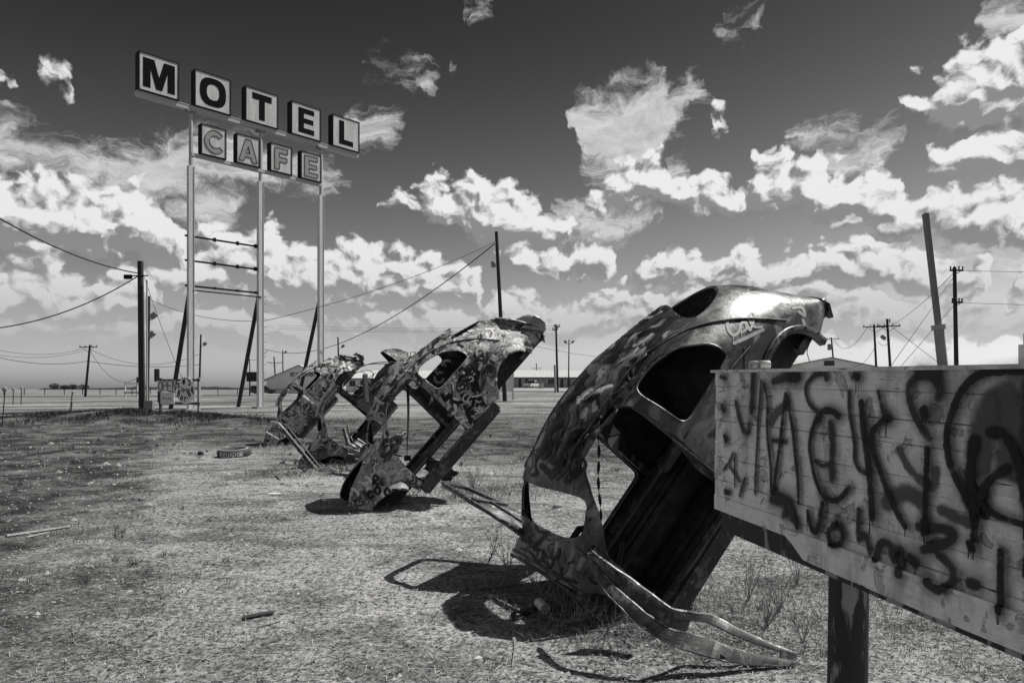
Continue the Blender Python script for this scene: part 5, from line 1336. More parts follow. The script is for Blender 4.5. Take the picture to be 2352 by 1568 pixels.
pole('tiny crossarm pole beyond the long low roof', (1232, 834), 1233, 260, .2, arms=((zt(846, 260), 4.0, 0),))
pole('short pale wooden post in front of the low building', (1274, 838), 1276, 92, .17, mat='pale_wood', name='wooden_post', cat='post')
pole('short dark stub pole by the white timber frame', (315, 866), 316, 108, .2, name='wooden_post', cat='post')
def steel_post():
    Y = 22; b = gp(2186, Y); t = at(2126, 490, Y); root = empty('steel_post', b); tag(root, 'leaning grey steel sign post with a collar, no sign left on it', 'post')
    a = t - b; k = (zt(752, Y) - b.z) / a.z
    m = MB(); m.bar(a * k, a, .17, .13); m.bar(a * (k + .02) + Vector((.07, .08, 0)), a * .97 + Vector((.07, .08, 0)), .03, .02); m.build('upper_shaft', 'grey_steel', root)
    m = MB(); m.tube([Vector((0, 0, -.3)), a * k], .15, 16); m.build('lower_shaft', 'concrete', root)
    m = MB(); m.tube([a * (k - .01), a * (k + .012)], .21, 18); m.build('collar', 'galvanised', root)
steel_post()
def wire(label, pts, sag, r, n=26, name='overhead_wire', group=None):
    m = MB(); P = []
    for a, b, s_ in zip(pts, pts[1:], sag if isinstance(sag, (list, tuple)) else [sag] * 9):
        for i in range(n): t = i / n; P.append(Vector(a).lerp(Vector(b), t) - Vector((0, 0, 4 * s_ * t * (1 - t))))
    P.append(Vector(pts[-1])); m.tube(P, r, 5, cap=False); return tag(m.build(name, 'wire_black', None), label, 'wire', group)
wire('heavy black cable strung high from the thick wooden pole', [at(-260, 330, 25), at(314, 627, 38.9)], .8, .035)
wire('cable sagging low from the clamp of the thick wooden pole', [at(-420, 700, 33), at(320, 632, 38.8)], 2.1, .032)
wire('service wire from the leaning boxed pole across the sign posts', [at(1136, 556, 61.9), at(606, 737, 49.6), at(344, 688, 61.9)], [.6, .6], .022)
wire('lower wire from the leaning boxed pole down to the small bare pole', [at(1136, 560, 61.9), at(614, 803, 140), at(575, 826, 150)], [4.0, .8], .05)
wire('upper wire leaving the upright pole away from the steel post', [at(2199, 621, 52), at(3000, 622, 60)], .2, .018)
wire('lower wire leaving the upright pole away from the steel post', [at(2199, 695, 52), at(3000, 702, 60)], .2, .018)
wire('steep guy wire from the top of the upright pole', [at(2194, 632, 52), at(2040, 850, 44)], 0, .02, 3)
wire('guy wire from the middle of the upright pole', [at(2196, 696, 52), at(2062, 850, 44)], 0, .02, 3)
wire('long wire from the upright pole to the crossarm pair', [at(2194, 624, 52), at(2046, 748, 92)], .4, .022)
wire('guy wire slanting down from the crossarm pair behind the steel post', [at(2048, 750, 92), at(2178, 850, 80)], 0, .03, 3)
wire('drooping wire between the crossarm pair', [at(2018, 785, 95), at(2046, 778, 92)], .7, .03)
wire('wire from the crossarm pair down to the gable roof', [at(2014, 790, 95), at(1955, 838, 108)], 1.2, .03)
wire('wire from the crossarm pair to the small transformer pole', [at(1992, 752, 95), at(1914, 778, 150)], 2.5, .035)
for k, v in enumerate((748, 753, 757)): wire(['topmost', 'middle', 'lowest'][k] + ' of three far lines over the low building', [at(640, v - 2, 130), at(1277, v, 95)], .5, .02)
wire('thin line from the boxed pole tail over the low building', [at(1232, 795, 9.8 * 12), at(1480, 824, 130)], .6, .03)
wire('low cable across the field behind the thick pole', [at(-60, 805, 90), at(200, 829, 105), at(458, 837, 110)], [1.0, .6], .04)
for k, (a, b) in enumerate((((-60, 790), 796), ((-80, 800), 801))): wire(['upper', 'lower'][k] + ' thin line strung across open ground to the field pole', [at(a[0], a[1], 80), at(204, b, 105)], 1.2, .025)
wire('thin line from the field pole towards the motel sign', [at(207, 803, 105), at(460, 812, 110)], 2.0, .03)
wire('line dropping from the field pole to the stub pole', [at(207, 806, 105), at(314, 868, 108)], 2.2, .03)
wire('thin guy line from the thick pole to the sign foot', [at(328, 628, 39), at(428, 890, 46)], .3, .014)

# ------------------------------------------------------------------ buildings
def gable_building(label, x0, x1, Y, depth, zb, ze, zp, wall, roof, over=.5, name='building', front_gable=True, parts=None, vent=False):
    root = empty(name, ((x0 + x1) / 2, Y, zb)); tag(root, label, 'building')
    w = (x1 - x0) / 2; e, p = ze - zb, zp - zb
    m = MB()
    if front_gable:
        m.add([(-w, 0, -.5), (w, 0, -.5), (w, 0, e), (0, 0, p - .1), (-w, 0, e), (-w, depth, -.5), (w, depth, -.5), (w, depth, e), (0, depth, p - .1), (-w, depth, e)], [(0, 1, 2, 3, 4), (9, 8, 7, 6, 5), (1, 6, 7, 2), (5, 0, 4, 9)])
        m.build('wall', wall, root)
        for s in (-1, 1):
            m = MB(); a = (s * (w + over), e - (p - e) / w * over); V = []
            for y in (-over, depth + over): V += [(a[0], y, a[1] + .10), (0, y, p + .06), (0, y, p - .12), (a[0], y, a[1] - .08)]
            m.add(V, [(0, 1, 5, 4), (2, 3, 7, 6), (0, 4, 7, 3), (0, 3, 2, 1), (4, 5, 6, 7)]); r_ = m.build('roof', roof, root)
            m = MB(); m.bar((a[0], -over - .03, a[1] - .02), (0, -over - .03, p - .06), .05, .30, (0, 1, 0)); m.build('bargeboard', 'trim_dark', r_)
        if vent: m = MB(); m.box((0, -.06, e + (p - e) * .55), (1.6, .1, .8)); m.build('vent', 'trim_dark', root)
    else:
        m.add([(-w, 0, -.5), (w, 0, -.5), (w, 0, e), (-w, 0, e), (-w, depth, -.5), (w, depth, -.5), (w, depth, e), (-w, depth, e), (-w, depth / 2, p - .1), (w, depth / 2, p - .1)], [(0, 1, 2, 3), (5, 4, 7, 6), (1, 5, 6, 9, 2), (4, 0, 3, 8, 7)])
        m.build('wall', wall, root)
        for s in (0, 1):
            m = MB(); ya, yb = (-over, depth / 2) if s == 0 else (depth + over, depth / 2); za = e - (p - e) / (depth / 2) * over; n = int((x1 - x0 + 2 * over) / .6)
            V = []
            for i in range(n + 1):                        # ribbed sheet
                x = -w - over + (x1 - x0 + 2 * over) * i / n
                for dx, dz in ((0, 0), (.02, .05), (.10, .05), (.12, 0)): V += [(x + dx, ya, za + dz), (x + dx, yb, p + dz)]
            m.add(V, [(2 * i, 2 * i + 1, 2 * i + 3, 2 * i + 2) for i in range(len(V) // 2 - 1)]); r_ = m.build('roof', roof, root)
            m = MB(); m.bar((-w - over, ya, za - .10), (w + over, ya, za - .10), .06, .2); m.build('fascia', 'trim_dark', r_)
    return root
def opening(par, x, zb, w, h, kind):
    m = MB(); m.box((x, .02, zb + h / 2), (w, .10, h)); o = m.build(kind, 'glass_dark' if kind == 'window' else 'trim_dark', par)
    m = MB(); t = .09
    for c, dm in (((x, -.05, zb + h + t / 2), (w + 2 * t, .09, t)), ((x - w / 2 - t / 2, -.05, zb + h / 2), (t, .09, h)), ((x + w / 2 + t / 2, -.05, zb + h / 2), (t, .09, h))): m.box(c, dm)
    m.build('frame', 'wall_pale', o)
    m = MB(); m.box((x, -.07, zb - .06), (w + .3, .16, .1)); m.build('sill', 'trim_dark', o)
    if kind == 'window': m = MB(); m.box((x, -.045, zb + h / 2), (.06, .04, h)); m.build('mullion', 'wall_grey', o)
Y = 150
rest = gable_building('white gabled restaurant building behind the pale blotched car', -53.9, -39.5, Y, 22, ground_z(-48, Y), 3.7, 6.85, 'wall_pale', 'roof_metal', .7)
m = MB(); m.box((0, -.04, .95), (14.4, .06, .10)); m.build('dado_rail', 'trim_dark', rest)
zz = zt(864, Y) - rest.location.z
rx = (666 - 1176) / FP * Y + 46.7
m = MB(); m.box((rx + 2.9, -.05, zz + .38), (6.2, .05, .95)); sb = m.build('sign_panel', 'wall_pale', rest)
me = strokes_mesh('lettering', [(.075, .15, q) for q in word('RESTAURANT', rx + .15, zz, .78, .72)], lambda a, b, lf: Vector((a, -.08 - lf, b)), .004, .0005); ob('lettering', me, 'spray_black', sb)
opening(rest, 3.4, .9, 1.4, 1.2, 'window'); opening(rest, 5.6, 0.05, 1.0, 2.1, 'door')
Y = 156
low = gable_building('long low motel wing with a pale metal roof behind the parked pickup', -2.6, 46, Y, 9, ground_z(10, Y), 4.55, 6.0, 'wall_grey', 'roof_metal', .9, front_gable=False)
for k in range(5):
    x = -22.4 + 9.6 * k
    for dx, w, h, zb_, kd in ((0, 1.45, 1.0, 1.05, 'window'), (2.5, .85, 2.1, .05, 'door'), (4.1, .85, 2.1, .05, 'door'), (6.1, 1.45, 1.0, 1.05, 'window')): opening(low, x + dx, zb_, w, h, kd)
low2 = gable_building('pale motel wing seen through the doorless car', -36, -6.2, 148, 9, ground_z(-20, 148), 4.2, 5.7, 'wall_pale', 'roof_metal', .9, front_gable=False)
for k in range(4):
    x = -13.5 + 7.2 * k
    for dx, w, h, zb_, kd in ((0, 1.3, 1.1, 1.0, 'window'), (2.2, .9, 2.1, .05, 'door')): opening(low2, x + dx, zb_, w, h, kd)
shed = gable_building('small pale shed beside the long low motel wing', -5.6, -1.6, 140, 5, ground_z(-3, 140), 4.0, 5.0, 'wall_pale', 'roof_metal', .5, front_gable=False)
opening(shed, .3, .05, 1.2, 1.9, 'door')
gable_building('pale gabled house with a roof vent, showing over the plank board', 41.0, 61.2, 110, 16, ground_z(50, 110), 4.6, 6.65, 'wall_pale', 'roof_metal', .8, vent=True)
def elevator():
    Y = 420; b = gp(2352, Y); root = empty('grain_elevator', b); tag(root, 'distant pale concrete grain elevator tower', 'building')
    m = MB()
    for i in range(4): m.tube([(i * 5.2, 0, -1), (i * 5.2, 0, 27)], 2.7, 16)
    m.build('silo', 'wall_pale', root); m = MB(); m.box((8, 0, 30.5), (13, 5, 7)); m.build('headhouse', 'wall_pale', root)
elevator()

# ------------------------------------------------------------------ vehicles
def small_car(label, loc, rz, L, W, H, mat, kind='sedan', cat='car', name='parked_car'):
    root = empty(name, loc, rz); tag(root, label, cat)
    zb = .28; zs = H * .56; h2 = W / 2
    if kind == 'pickup': prof = [(-L / 2, zb), (-L / 2, zs), (-.1 * L, zs), (-.08 * L, H), (.14 * L, H), (.22 * L, zs + .03), (L / 2 - .05, zs - .06), (L / 2, zb)]
    else: prof = [(-L / 2, zb), (-L / 2, zs), (-.38 * L, zs + .04), (-.34 * L, H - .05), (-.28 * L, H), (.08 * L, H), (.22 * L, zs + .03), (L / 2 - .1, zs - .12), (L / 2, zb)]
    if kind == 'van': prof = [(-L / 2, zb), (-L / 2 + .03, zs), (-.46 * L, H - .04), (-.42 * L, H), (.10 * L, H - .02), (.28 * L, zs + .05), (L / 2 - .1, zs - .08), (L / 2, zb)]
    n = len(prof); V = []
    for x, z in prof:
        ins = 0 if z <= zs + .05 else (z - zs) * .22
        V += [(x, -h2 + ins, z), (x, h2 - ins, z)]
    m = MB(); m.add(V, [(2 * i, 2 * i + 2, 2 * i + 3, 2 * i + 1) for i in range(n - 1)] + [tuple(range(0, 2 * n, 2))[::-1], tuple(range(1, 2 * n, 2))]); body = m.build('body', mat, root)
    bm = body.modifiers.new('b', 'BEVEL'); bm.width = .05; bm.segments = 2
    def pane(P): m = MB(); m.add(P, [tuple(range(len(P)))]); return m.build('window', 'glass_dark', root)
    xs = [p[0] for p in prof if p[1] > zs + .06]; xa, xb = min(xs), max(xs); ins = (H - zs) * .22
    for s in (-1, 1):
        y0, y1 = s * (h2 - .02 + .03), s * (h2 - ins + .035)
        pane([(xa - .1, y0, zs + .06), (xb + .3, y0, zs + .06), (xb - .02, y1 , H - .12), (xa + .08, y1, H - .12)])
    for x, d in ((xa, -1), (xb, 1)):
        dx = .28 * L - .14 * L
        pts = [p for p in prof]
    i0 = prof.index(min((p for p in prof if p[1] > zs + .06), key=lambda p: p[0])); 
    (xr, zr), (xl, zl) = prof[i0 - 1], prof[i0]; pane([(xr - .02, -h2 + .12, zr + .08), (xr - .02, h2 - .12, zr + .08), (xl - .03, h2 - ins - .08, zl - .06), (xl - .03, -h2 + ins + .08, zl - .06)])
    i1 = prof.index(max((p for p in prof if p[1] > zs + .06), key=lambda p: p[0])); (xr, zr), (xl, zl) = prof[i1 + 1], prof[i1]; pane([(xr + .03, -h2 + .12, zr + .06), (xr + .03, h2 - .12, zr + .06), (xl + .04, h2 - ins - .08, zl - .06), (xl + .04, -h2 + ins + .08, zl - .06)])
    for x in (-.30 * L, .31 * L):
        for s in (-1, 1):
            M_ = Matrix.Translation((x, s * (h2 - .10), .32)) @ Matrix.Rotation(rad(90), 4, 'X')
            m = MB(); m.lathe([(.16, -.11), (.32, -.11), (.33, -.08), (.33, .08), (.32, .11), (.16, .11)], M_, 20); wh = m.build('wheel', 'rubber', root)
            m = MB(); m.lathe([(0, -.10), (.19, -.09), (.19, .09), (0, .10)], M_, 16); m.build('hub', 'grey_steel', wh)
    for s in (-1, 1):
        m = MB(); m.box((-L / 2 - .01, s * (h2 - .18), zs - .12), (.06, .26, .16)); m.build('tail_light', 'trim_dark', root)
        m = MB(); m.box((L / 2 - .03, s * (h2 - .25), zs - .22), (.08, .3, .16)); m.build('headlight', 'glass_dark', root)
    m = MB(); m.box((-L / 2 - .06, 0, .45), (.12, W - .1, .16)); m.build('bumper', 'grey_steel', root)
    if kind == 'pickup': m = MB(); m.box((-.31 * L, 0, zs + .008), (.36 * L, W - .28, .02)); m.build('truck_bed', 'trim_dark', root)
c = gp(1222, 142); small_car('white pickup truck parked by the long low motel wing', c, rad(62), 5.0, 1.9, 1.55, 'car_white', 'pickup', 'truck', 'pickup_truck')
c = gp(604, 143); small_car('black van parked at the corner of the white restaurant', c, rad(12), 4.9, 1.9, 1.75, 'car_black', 'van', 'van', 'parked_van')
c = gp(838, 140); small_car('pale car parked before the motel wing behind the wrecks', c, rad(70), 4.5, 1.8, 1.45, 'car_white', 'sedan')
m = MB(); q = gp(1243, 128); m.lathe([(0, 0), (.42, 0), (.46, .3), (.46, .8), (.42, 1.0), (0, 1.0)], Matrix.Translation(q), 18); tag(m.build('barrel', 'galvanised'), 'pale steel barrel near the white pickup truck', 'barrel')
for k in range(6):
    q = gp(478 + k * 23, 122); m = MB(); m.bar(q + Vector((-.85, 0, .09)), q + Vector((.85, .2, .09)), .22, .18); o = m.build('parking_block', 'white_paint'); tag(o, 'white concrete parking block in the row near the sign posts', 'kerb', 'white parking blocks')

# ------------------------------------------------------------------ small signs and roadside things
def framed(root, posts, bars, mat):
    for a, b, w in posts: m = MB(); m.bar(a, b, w, w); m.build('post', mat, root)
    for a, b, w, h, mt in bars: m = MB(); m.bar(a, b, w, h); m.build('crossbar', mt, root)
def open_sign():
    a, b = gp(367, 41.2), gp(455, 40.2); d = Vector((b.x - a.x, b.y - a.y, 0)); W_ = d.length; root = empty('painted_sign', a, math.atan2(d.y, d.x))
    tag(root, 'hand-painted sign on a timber frame, with square boards and an oval board', 'sign')
    dz = b.z - a.z; zl = lambda v, Yq=41: zt(v, Yq) - a.z
    for x, z in ((0, 0), (W_, dz)): m = MB(); m.box((x, .05, (zl(868) + z - .3) / 2), (.15, .12, zl(868) - z + .3)); m.build('post', 'pale_wood' if x else 'weathered_wood', root)
    for v in (873, 926): m = MB(); m.box((W_ / 2, .02, zl(v)), (W_ + .2, .06, .14)); m.build('crossbar', 'weathered_wood', root)
    kx = W_ / 88.0
    def board(nm, u0, u1, v0, v1, mat): m = MB(); m.box(((u0 + u1) / 2 * kx, -.045, (zl(v0) + zl(v1)) / 2), ((u1 - u0) * kx, .03, zl(v0) - zl(v1))); return m.build(nm, mat, root)
    b1_ = board('board', -4, 38.7, 873.5, 899, 'board_cream'); b2_ = board('board', 3, 34.8, 901, 928, 'board_cream')
    cx, cz = 62 * kx, zl(896.8); m = MB(); E_ = [(cx + .70 * math.cos(t), cz + .79 * math.sin(t)) for t in (2 * math.pi * i / 40 for i in range(40))]
    me = plate_mesh('oval_board', [[(p[0], p[1]) for p in E_]], .03); ov = ob('oval_board', me, 'board_cream', root); ov.rotation_euler = (rad(90), 0, 0); ov.location = (0, -.08, 0)
    P = lambda y: (lambda p, q, lf: Vector((p, y - lf, q)))
    ob('lettering', strokes_mesh('l', [(.028, .15, q) for q in word('OPEN', -1.5 * kx, zl(897), .58, .46, adv=.80)], P(-.062), .003, .0004), 'spray_black', b1_)
    ob('lettering', strokes_mesh('l', [(.010, .2, q) for q in word('Serving', 7.5 * kx, zl(917), .16, .15, adv=.74)], P(-.062), .003, .0004), 'spray_dark', b2_)
    st = []
    for ch, ox, oz, r_, h in (('3', -.60, .15, .15, .30), ('W', -.22, .40, .0, .34), ("'", .12, .50, 0, .22), ('S', .20, .32, -.15, .34), ('Q', .42, -.05, -.1, .27), ('-', .45, -.20, -.7, .25), ('B', .28, -.35, -.55 + 1.0, .30), ('B', -.66, -.30, -.45, .32), ('a', -.40, -.50, -.25, .36), ('r', -.10, -.60, .0, .38), ('-', .10, -.58, .3, .24)):
        st += [(.034, .15, q) for q in word(ch, cx + ox, cz + oz, h, h * .86, rot=r_)]
    st += [(.020, .15, q) for q in word('Open', cx - .34, cz - .05, .26, .24, adv=.74)]
    lw = ob('lettering', strokes_mesh('l', st, P(-.098), .003, .0004), 'spray_black', ov); lw.matrix_parent_inverse = Matrix.Identity(4)
    lw.parent = ov; lw.matrix_local = ov.matrix_basis.inverted()
open_sign()
def white_board():
    root = empty('blank_board', gp(1161, 66)); tag(root, 'blank white notice board on two posts behind the boxed pole', 'notice board')
    g0 = root.location
    for u in (1145, 1178): p = at(u, 880, 66) - g0; m = MB(); m.box((p.x, 0, 1.15), (.20, .12, 2.9)); m.build('post', 'white_paint', root)
    m = MB(); m.box((0, .02, 1.55), (1.25, .05, 1.5)); m.build('panel', 'wall_pale', root)
    m = MB(); m.box((0, -.03, 2.22), (1.2, .05, .22)); m.build('header', 'white_paint', root)
white_board()
def timber_frame():
    root = empty('timber_frame', gp(301, 95)); tag(root, 'empty white timber frame standing at the field edge', 'frame')
    for x in (-.85, .85): m = MB(); m.box((x, 0, 1.0), (.13, .13, 2.2)); m.build('post', 'white_paint', root)
    m = MB(); m.box((0, 0, 2.02), (2.0, .16, .18)); m.build('crossbar', 'white_paint', root); m = MB(); m.box((0, 0, .75), (1.9, .18, .16)); m.build('crossbar', 'trim_dark', root)
timber_frame()
def dark_sign(label, u0, u1, v0, v1, Y, name, cat='sign'):
    c = gp((u0 + u1) / 2, Y); root = empty(name, c); tag(root, label, cat); w = (u1 - u0) / FP * Y; za, zb_ = zt(v1, Y) - c.z, zt(v0, Y) - c.z
    m = MB(); m.box((0, 0, (za + zb_) / 2), (w, .22, zb_ - za)); p = m.build('panel', 'black_steel', root)
    m = MB(); m.box((0, -.13, (za + zb_) / 2), (w * .96, .03, (zb_ - za) * .9)); m.build('face', 'dark_metal', p)
    for s in ((-.35, .35) if w > 1.6 else (.55,)): m = MB(); m.tube([(w * s, .2, -.3), (w * s, .2, zb_ if w < 1.6 else (za + zb_) / 2)], .10, 10); m.build('post', 'pole_wood', root)
dark_sign('dark billboard on posts beside the white restaurant', 566, 606, 854, 876, 112, 'billboard')
dark_sign('narrow black sign box on a pole above the hand-painted sign', 355, 361, 847, 876, 70, 'sign_box')
def marker(label, ut, vt, ub, Y, r, top, name, taped):
    b = gp(ub, Y); t = at(ut, vt, Y); root = empty(name, b); tag(root, label, 'post'); a = t - b
    m = MB(); m.tube([Vector((0, 0, -.2)), a * .98], r, 8); m.build('shaft', 'weathered_wood' if taped else 'black_steel', root)
    if taped:
        m = MB(); m.tube([a * .66, a * 1.0], r * 1.18, 10); s_ = m.build('reflective_tape', 'white_paint', root)
        for k in range(4): m = MB(); m.tube([a * (.71 + .075 * k), a * (.735 + .075 * k)], r * 1.28, 10); m.build('black_band', 'black_paint', s_)
    else: m = MB(); M_ = Matrix.Translation(a + Vector((0, -.03, 0))) @ Matrix.Rotation(rad(90), 4, 'X'); m.lathe([(0, -.012), (top, -.012), (top, .012), (0, .012)], M_, 14); m.build('reflector', 'galvanised', root)
    return root
marker('leaning marker post with banded white tape on the dirt bank', 167, 898, 158, 34, .045, 0, 'marker_post', True)
marker('tall thin reflector post at the roadside ditch', 11, 894, 3, 27, .018, .10, 'reflector_post', False)
marker('thin reflector post with a small round disc, one of two near the road', 30, 894, 29, 62, .035, .16, 'reflector_post', False)['group'] = 'pair of reflector posts by the road'
marker('thin reflector post with a small round disc, one of two near the road', 49, 892, 47, 62, .035, .16, 'reflector_post', False)['group'] = 'pair of reflector posts by the road'
fp = [8, 55, 102, 147, 189, 229, 266, 303, 345, 390, 500, 545, 590]
m = MB(); m.tube([(0, 0, -.2), (0, 0, 1.25)], .075, 7); fpm = m.mesh('fence_post'); fpm.materials.append(MATS['pole_wood'])
for u in fp: o = ob('fence_post', fpm); o.location = gp(u, 126 + .01 * u); tag(o, 'dark wooden fence post along the edge of the far field', 'post', 'posts of the far field fence')
def far_trees():
    rnd = random.Random(2)
    for k, (u, w, h, lab) in enumerate(((125, 4.6, 6.4, 'tallest round dark tree on the horizon'), (148, 4.0, 4.6, 'low bushy dark tree on the horizon, with a smaller lobe'), (165.5, 4.4, 5.4, 'round dark tree on the horizon by the low bushy one'), (191, 5.0, 5.2, 'dark tree on the horizon behind the field pole'))):
        b = gp(u, 640); root = empty('tree', b); tag(root, lab, 'tree', 'dark trees on the horizon')
        m = MB(); m.tube([(0, 0, -.3), (.1, 0, h * .3), (0, .1, h * .55)], [.3, .24, .12], 8)
        for j in range(4): a = j * 1.6; m.tube([(0, 0, h * .3), (math.cos(a) * w * .3, math.sin(a) * w * .3, h * .6)], [.14, .05], 5)
        m.build('trunk', 'pole_wood', root)
        N = 900; V = np.zeros((N * 3, 3)); tone = np.zeros(N * 3)
        for i in range(N):
            while True:
                q = Vector((rnd.uniform(-1, 1), rnd.uniform(-1, 1), rnd.uniform(-1, 1)))
                if q.length < 1 and mnoise.noise(q * 1.7 + Vector((k * 7, 0, 0))) > -.28: break
            c = Vector((q.x * w, q.y * w, h * .58 + q.z * h * .45 * (1 - .2 * abs(q.x))))
            for j in range(3): V[i * 3 + j] = c + Vector((rnd.gauss(0, .34), rnd.gauss(0, .34), rnd.gauss(0, .28)))
            tone[i * 3:i * 3 + 3] = rnd.random()
        ob('crown', np_mesh('crown', V, np.arange(N * 3).reshape(-1, 3), 'weed_leaf', tone), None, root)
far_trees()
def far_bank():
    V, Fc = [], []; n = 160
    for i in range(n + 1):
        u = 82 + (860 - 82) * i / n; Y = 900; x = (u - 1176) / FP * Y; g = ground_z(x, Y)
        h = 2.2 * sstep(i / 4) * sstep((n - i) / 20) + 1.6 * max(0, mnoise.noise((i * .09, 2, 0))) + 2.6 * sstep((u - 230) / 90) * sstep((560 - u) / 60) * (.35 + abs(mnoise.noise((i * .16, 5, 0))))
        V += [(x, Y - 5, g - .5), (x, Y, g + h), (x, Y + 25, g - .5)]
    for i in range(n): a = i * 3; Fc += [(a, a + 3, a + 4, a + 1), (a + 1, a + 4, a + 5, a + 2)]
    me = bpy.data.meshes.new('hill'); me.from_pydata(V, [], Fc); me.update(); tag(ob('hill', me, 'hill_dark'), 'low dark bank and scrub along the horizon', kind='structure')
far_bank()

# ------------------------------------------------------------------ things lying on the ground
def tyre():
    c = at(538, 1034, 16.5); g = ground_z(c.x, c.y); root = empty('tyre', (c.x, c.y, g - .01)); tag(root, 'old painted tyre lying flat on the gravel beside the pale blotched car', 'tyre')
    root.rotation_euler = (rad(3), rad(-3), .4)
    m = MB(); m.lathe([(.24, .03), (.30, .005), (.36, .02), (.385, .06), (.388, .14), (.36, .185), (.30, .20), (.25, .17), (.235, .11), (.24, .03)], None, 40); t = m.build('casing', 'worn_rubber', root)
    m = MB(); m.lathe([(.30, .203), (.33, .199), (.33, .197), (.30, .201)], None, 40); m.build('bead_ring', 'galvanised', t)
    a0 = math.atan2(-c.y, -c.x) - .4
    me = strokes_mesh('l', [(.009, .3, q) for q in word('ECUADOR', -.34, .055, .085, .10, adv=.80)], lambda p, q, lf: Vector(((.389 + lf) * math.cos(a0 + p / .39), (.389 + lf) * math.sin(a0 + p / .39), q)), .003, .0003); ob('lettering', me, 'spray_white', t)
tyre()
def litter():
    # open tin
    c = at(1252, 1424, 4.62); g = ground_z(c.x, c.y); ax = Vector((.24, -.62, -.06)).normalized()
    q = ax.to_track_quat('Z', 'Y').to_matrix().to_4x4(); q.translation = Vector((c.x, c.y, g + .037)) - ax * .115
    root = empty('tin_can'); root.matrix_world = q; tag(root, 'pale open tin can lying under the spread door', 'can')
    m = MB(); m.lathe([(0, .004), (.031, .0), (.0345, .004), (.0345, .116), (.036, .120), (.033, .120), (.0325, .112), (.032, .008), (0, .008)], None, 28); m.build('wall', 'tin', root)
    m = MB(); m.lathe([(.0, .085), (.0315, .085)], None, 24); m.build('base_disc', 'galvanised', root)
    # dark trough of a crushed bottle
    a, b = at(1176, 1446, 4.55), at(1240, 1404, 4.75); a.z = ground_z(a.x, a.y) + .02; b.z = ground_z(b.x, b.y) + .02; d = b - a; L = d.length; d.normalize()
    root = empty('crushed_bottle', a); root.rotation_euler = (0, 0, math.atan2(d.y, d.x)); tag(root, 'crushed dark plastic bottle in the shade beside the tin can', 'bottle')
    prof = [(-.005, 0), (.0, .018), (.02, .034), (.09, .036), (.11, .031), (.13, .036), (.20, .036), (.235, .030), (L, .0)]
    m = MB(); V = []
    for x, r in prof:
        for j in range(14): t = 2 * math.pi * j / 14; V.append((x, r * math.cos(t), max(-.012, r * .8 * math.sin(t)) + .012 - (.012 if .05 < x < .2 and math.sin(t) > .5 else 0)))
    m.add(V, [(i * 14 + j, i * 14 + (j + 1) % 14, (i + 1) * 14 + (j + 1) % 14, (i + 1) * 14 + j) for i in range(len(prof) - 1) for j in range(14)], True); m.build('shell', 'dark_plastic', root)
    m = MB(); m.tube([(.0, -.03, .004), (.02, -.041, .004), (.12, -.043, .005), (.21, -.04, .006), (.24, -.02, .006)], .004, 6); m.build('rim', 'rubber', root)
    def stick(label, p, mat, w, h, name='stick'):
        P = [Vector((q.x, q.y, ground_z(q.x, q.y) + h * .5 + .004)) for q in p]; m = MB()
        rows = smooth_line([tuple(q) for q in P], .05); rnd = random.Random(len(label))
        m.tube(rows, [w * (.75 + .35 * rnd.random()) for _ in rows], 6, smooth=False); tag(m.build(name, mat), label, 'stick')
    stick('short dark stick lying alone on the open gravel', [at(556, 1420, 4.72), at(592, 1413, 4.78), at(628, 1408, 4.82)], 'dark_stem', .016, .03)
    stick('long pale split stick at the edge of the grass', [at(14, 1238, 7.3), at(70, 1228, 7.5), at(160, 1213, 7.8)], 'pale_wood', .018, .03)
    stick('second pale stick lying by the long split one', [at(60, 1240, 7.25), at(110, 1226, 7.5)], 'pale_wood', .012, .02)
    stick('thin pale curved twig lying near the bone flake', [at(1178, 1470, 4.34), at(1182, 1510, 4.1), at(1176, 1548, 3.85)], 'dry_stem', .005, .01)
    stick('dark bent twig beside the shade of the open door', [at(1045, 1410, 4.86), at(1062, 1432, 4.68), at(1092, 1448, 4.55)], 'dark_stem', .006, .012)
    stick('forked grey branch lying by the front of the smoky car', [at(1105, 1352, 5.45), at(1160, 1340, 5.5), at(1215, 1320, 5.7)], 'dry_stem', .012, .02)
    def flat(label, u, v, w, dpt, h, mat, name, cat, seed, rz=0.0):
        Yq = FP * EYE / (v - 893); c = at(u, v, Yq); rnd = random.Random(seed); n = 10; m = MB(); V = []
        for zf, k in ((0, 1.0), (h * .7, .95), (h, .6)):
            for i in range(n): t = 2 * math.pi * i / n; rr = k * (.75 + .3 * random.Random(seed * 50 + i).random()); V.append((w / 2 * rr * math.cos(t), dpt / 2 * rr * math.sin(t), zf))
        m.add(V, [(a * n + i, a * n + (i + 1) % n, (a + 1) * n + (i + 1) % n, (a + 1) * n + i) for a in range(2) for i in range(n)] + [tuple(range(2 * n, 3 * n))]); o = m.build(name, mat)
        o.location = (c.x, c.y, ground_z(c.x, c.y) - .006); o.rotation_euler = (0, 0, rz); tag(o, label, cat)
    flat('flat white stone lying behind the mottled car shadow', 628, 1135, .24, .13, .025, 'bone', 'stone', 'stone', 3)
    flat('pale plank offcut lying on gravel under the smoky car roof', 1378, 1120, .40, .10, .03, 'pale_wood', 'plank_offcut', 'plank', 5, .1)
    flat('small pale block of concrete behind the spread door', 1280, 1166, .17, .09, .06, 'concrete', 'concrete_block', 'block', 8)
    flat('torn white flake like a bone on the gravel', 1098, 1528, .075, .03, .025, 'bone', 'bone_flake', 'bone', 4, .5)
    flat('small upright pale pebble by the crushed bottle shade', 1180, 1489, .03, .02, .03, 'bone', 'stone', 'stone', 6)
    flat('thin pale chip of bark in the shade of the spread door', 1128, 1422, .075, .03, .01, 'pale_wood', 'bark_chip', 'bark', 7, .3)
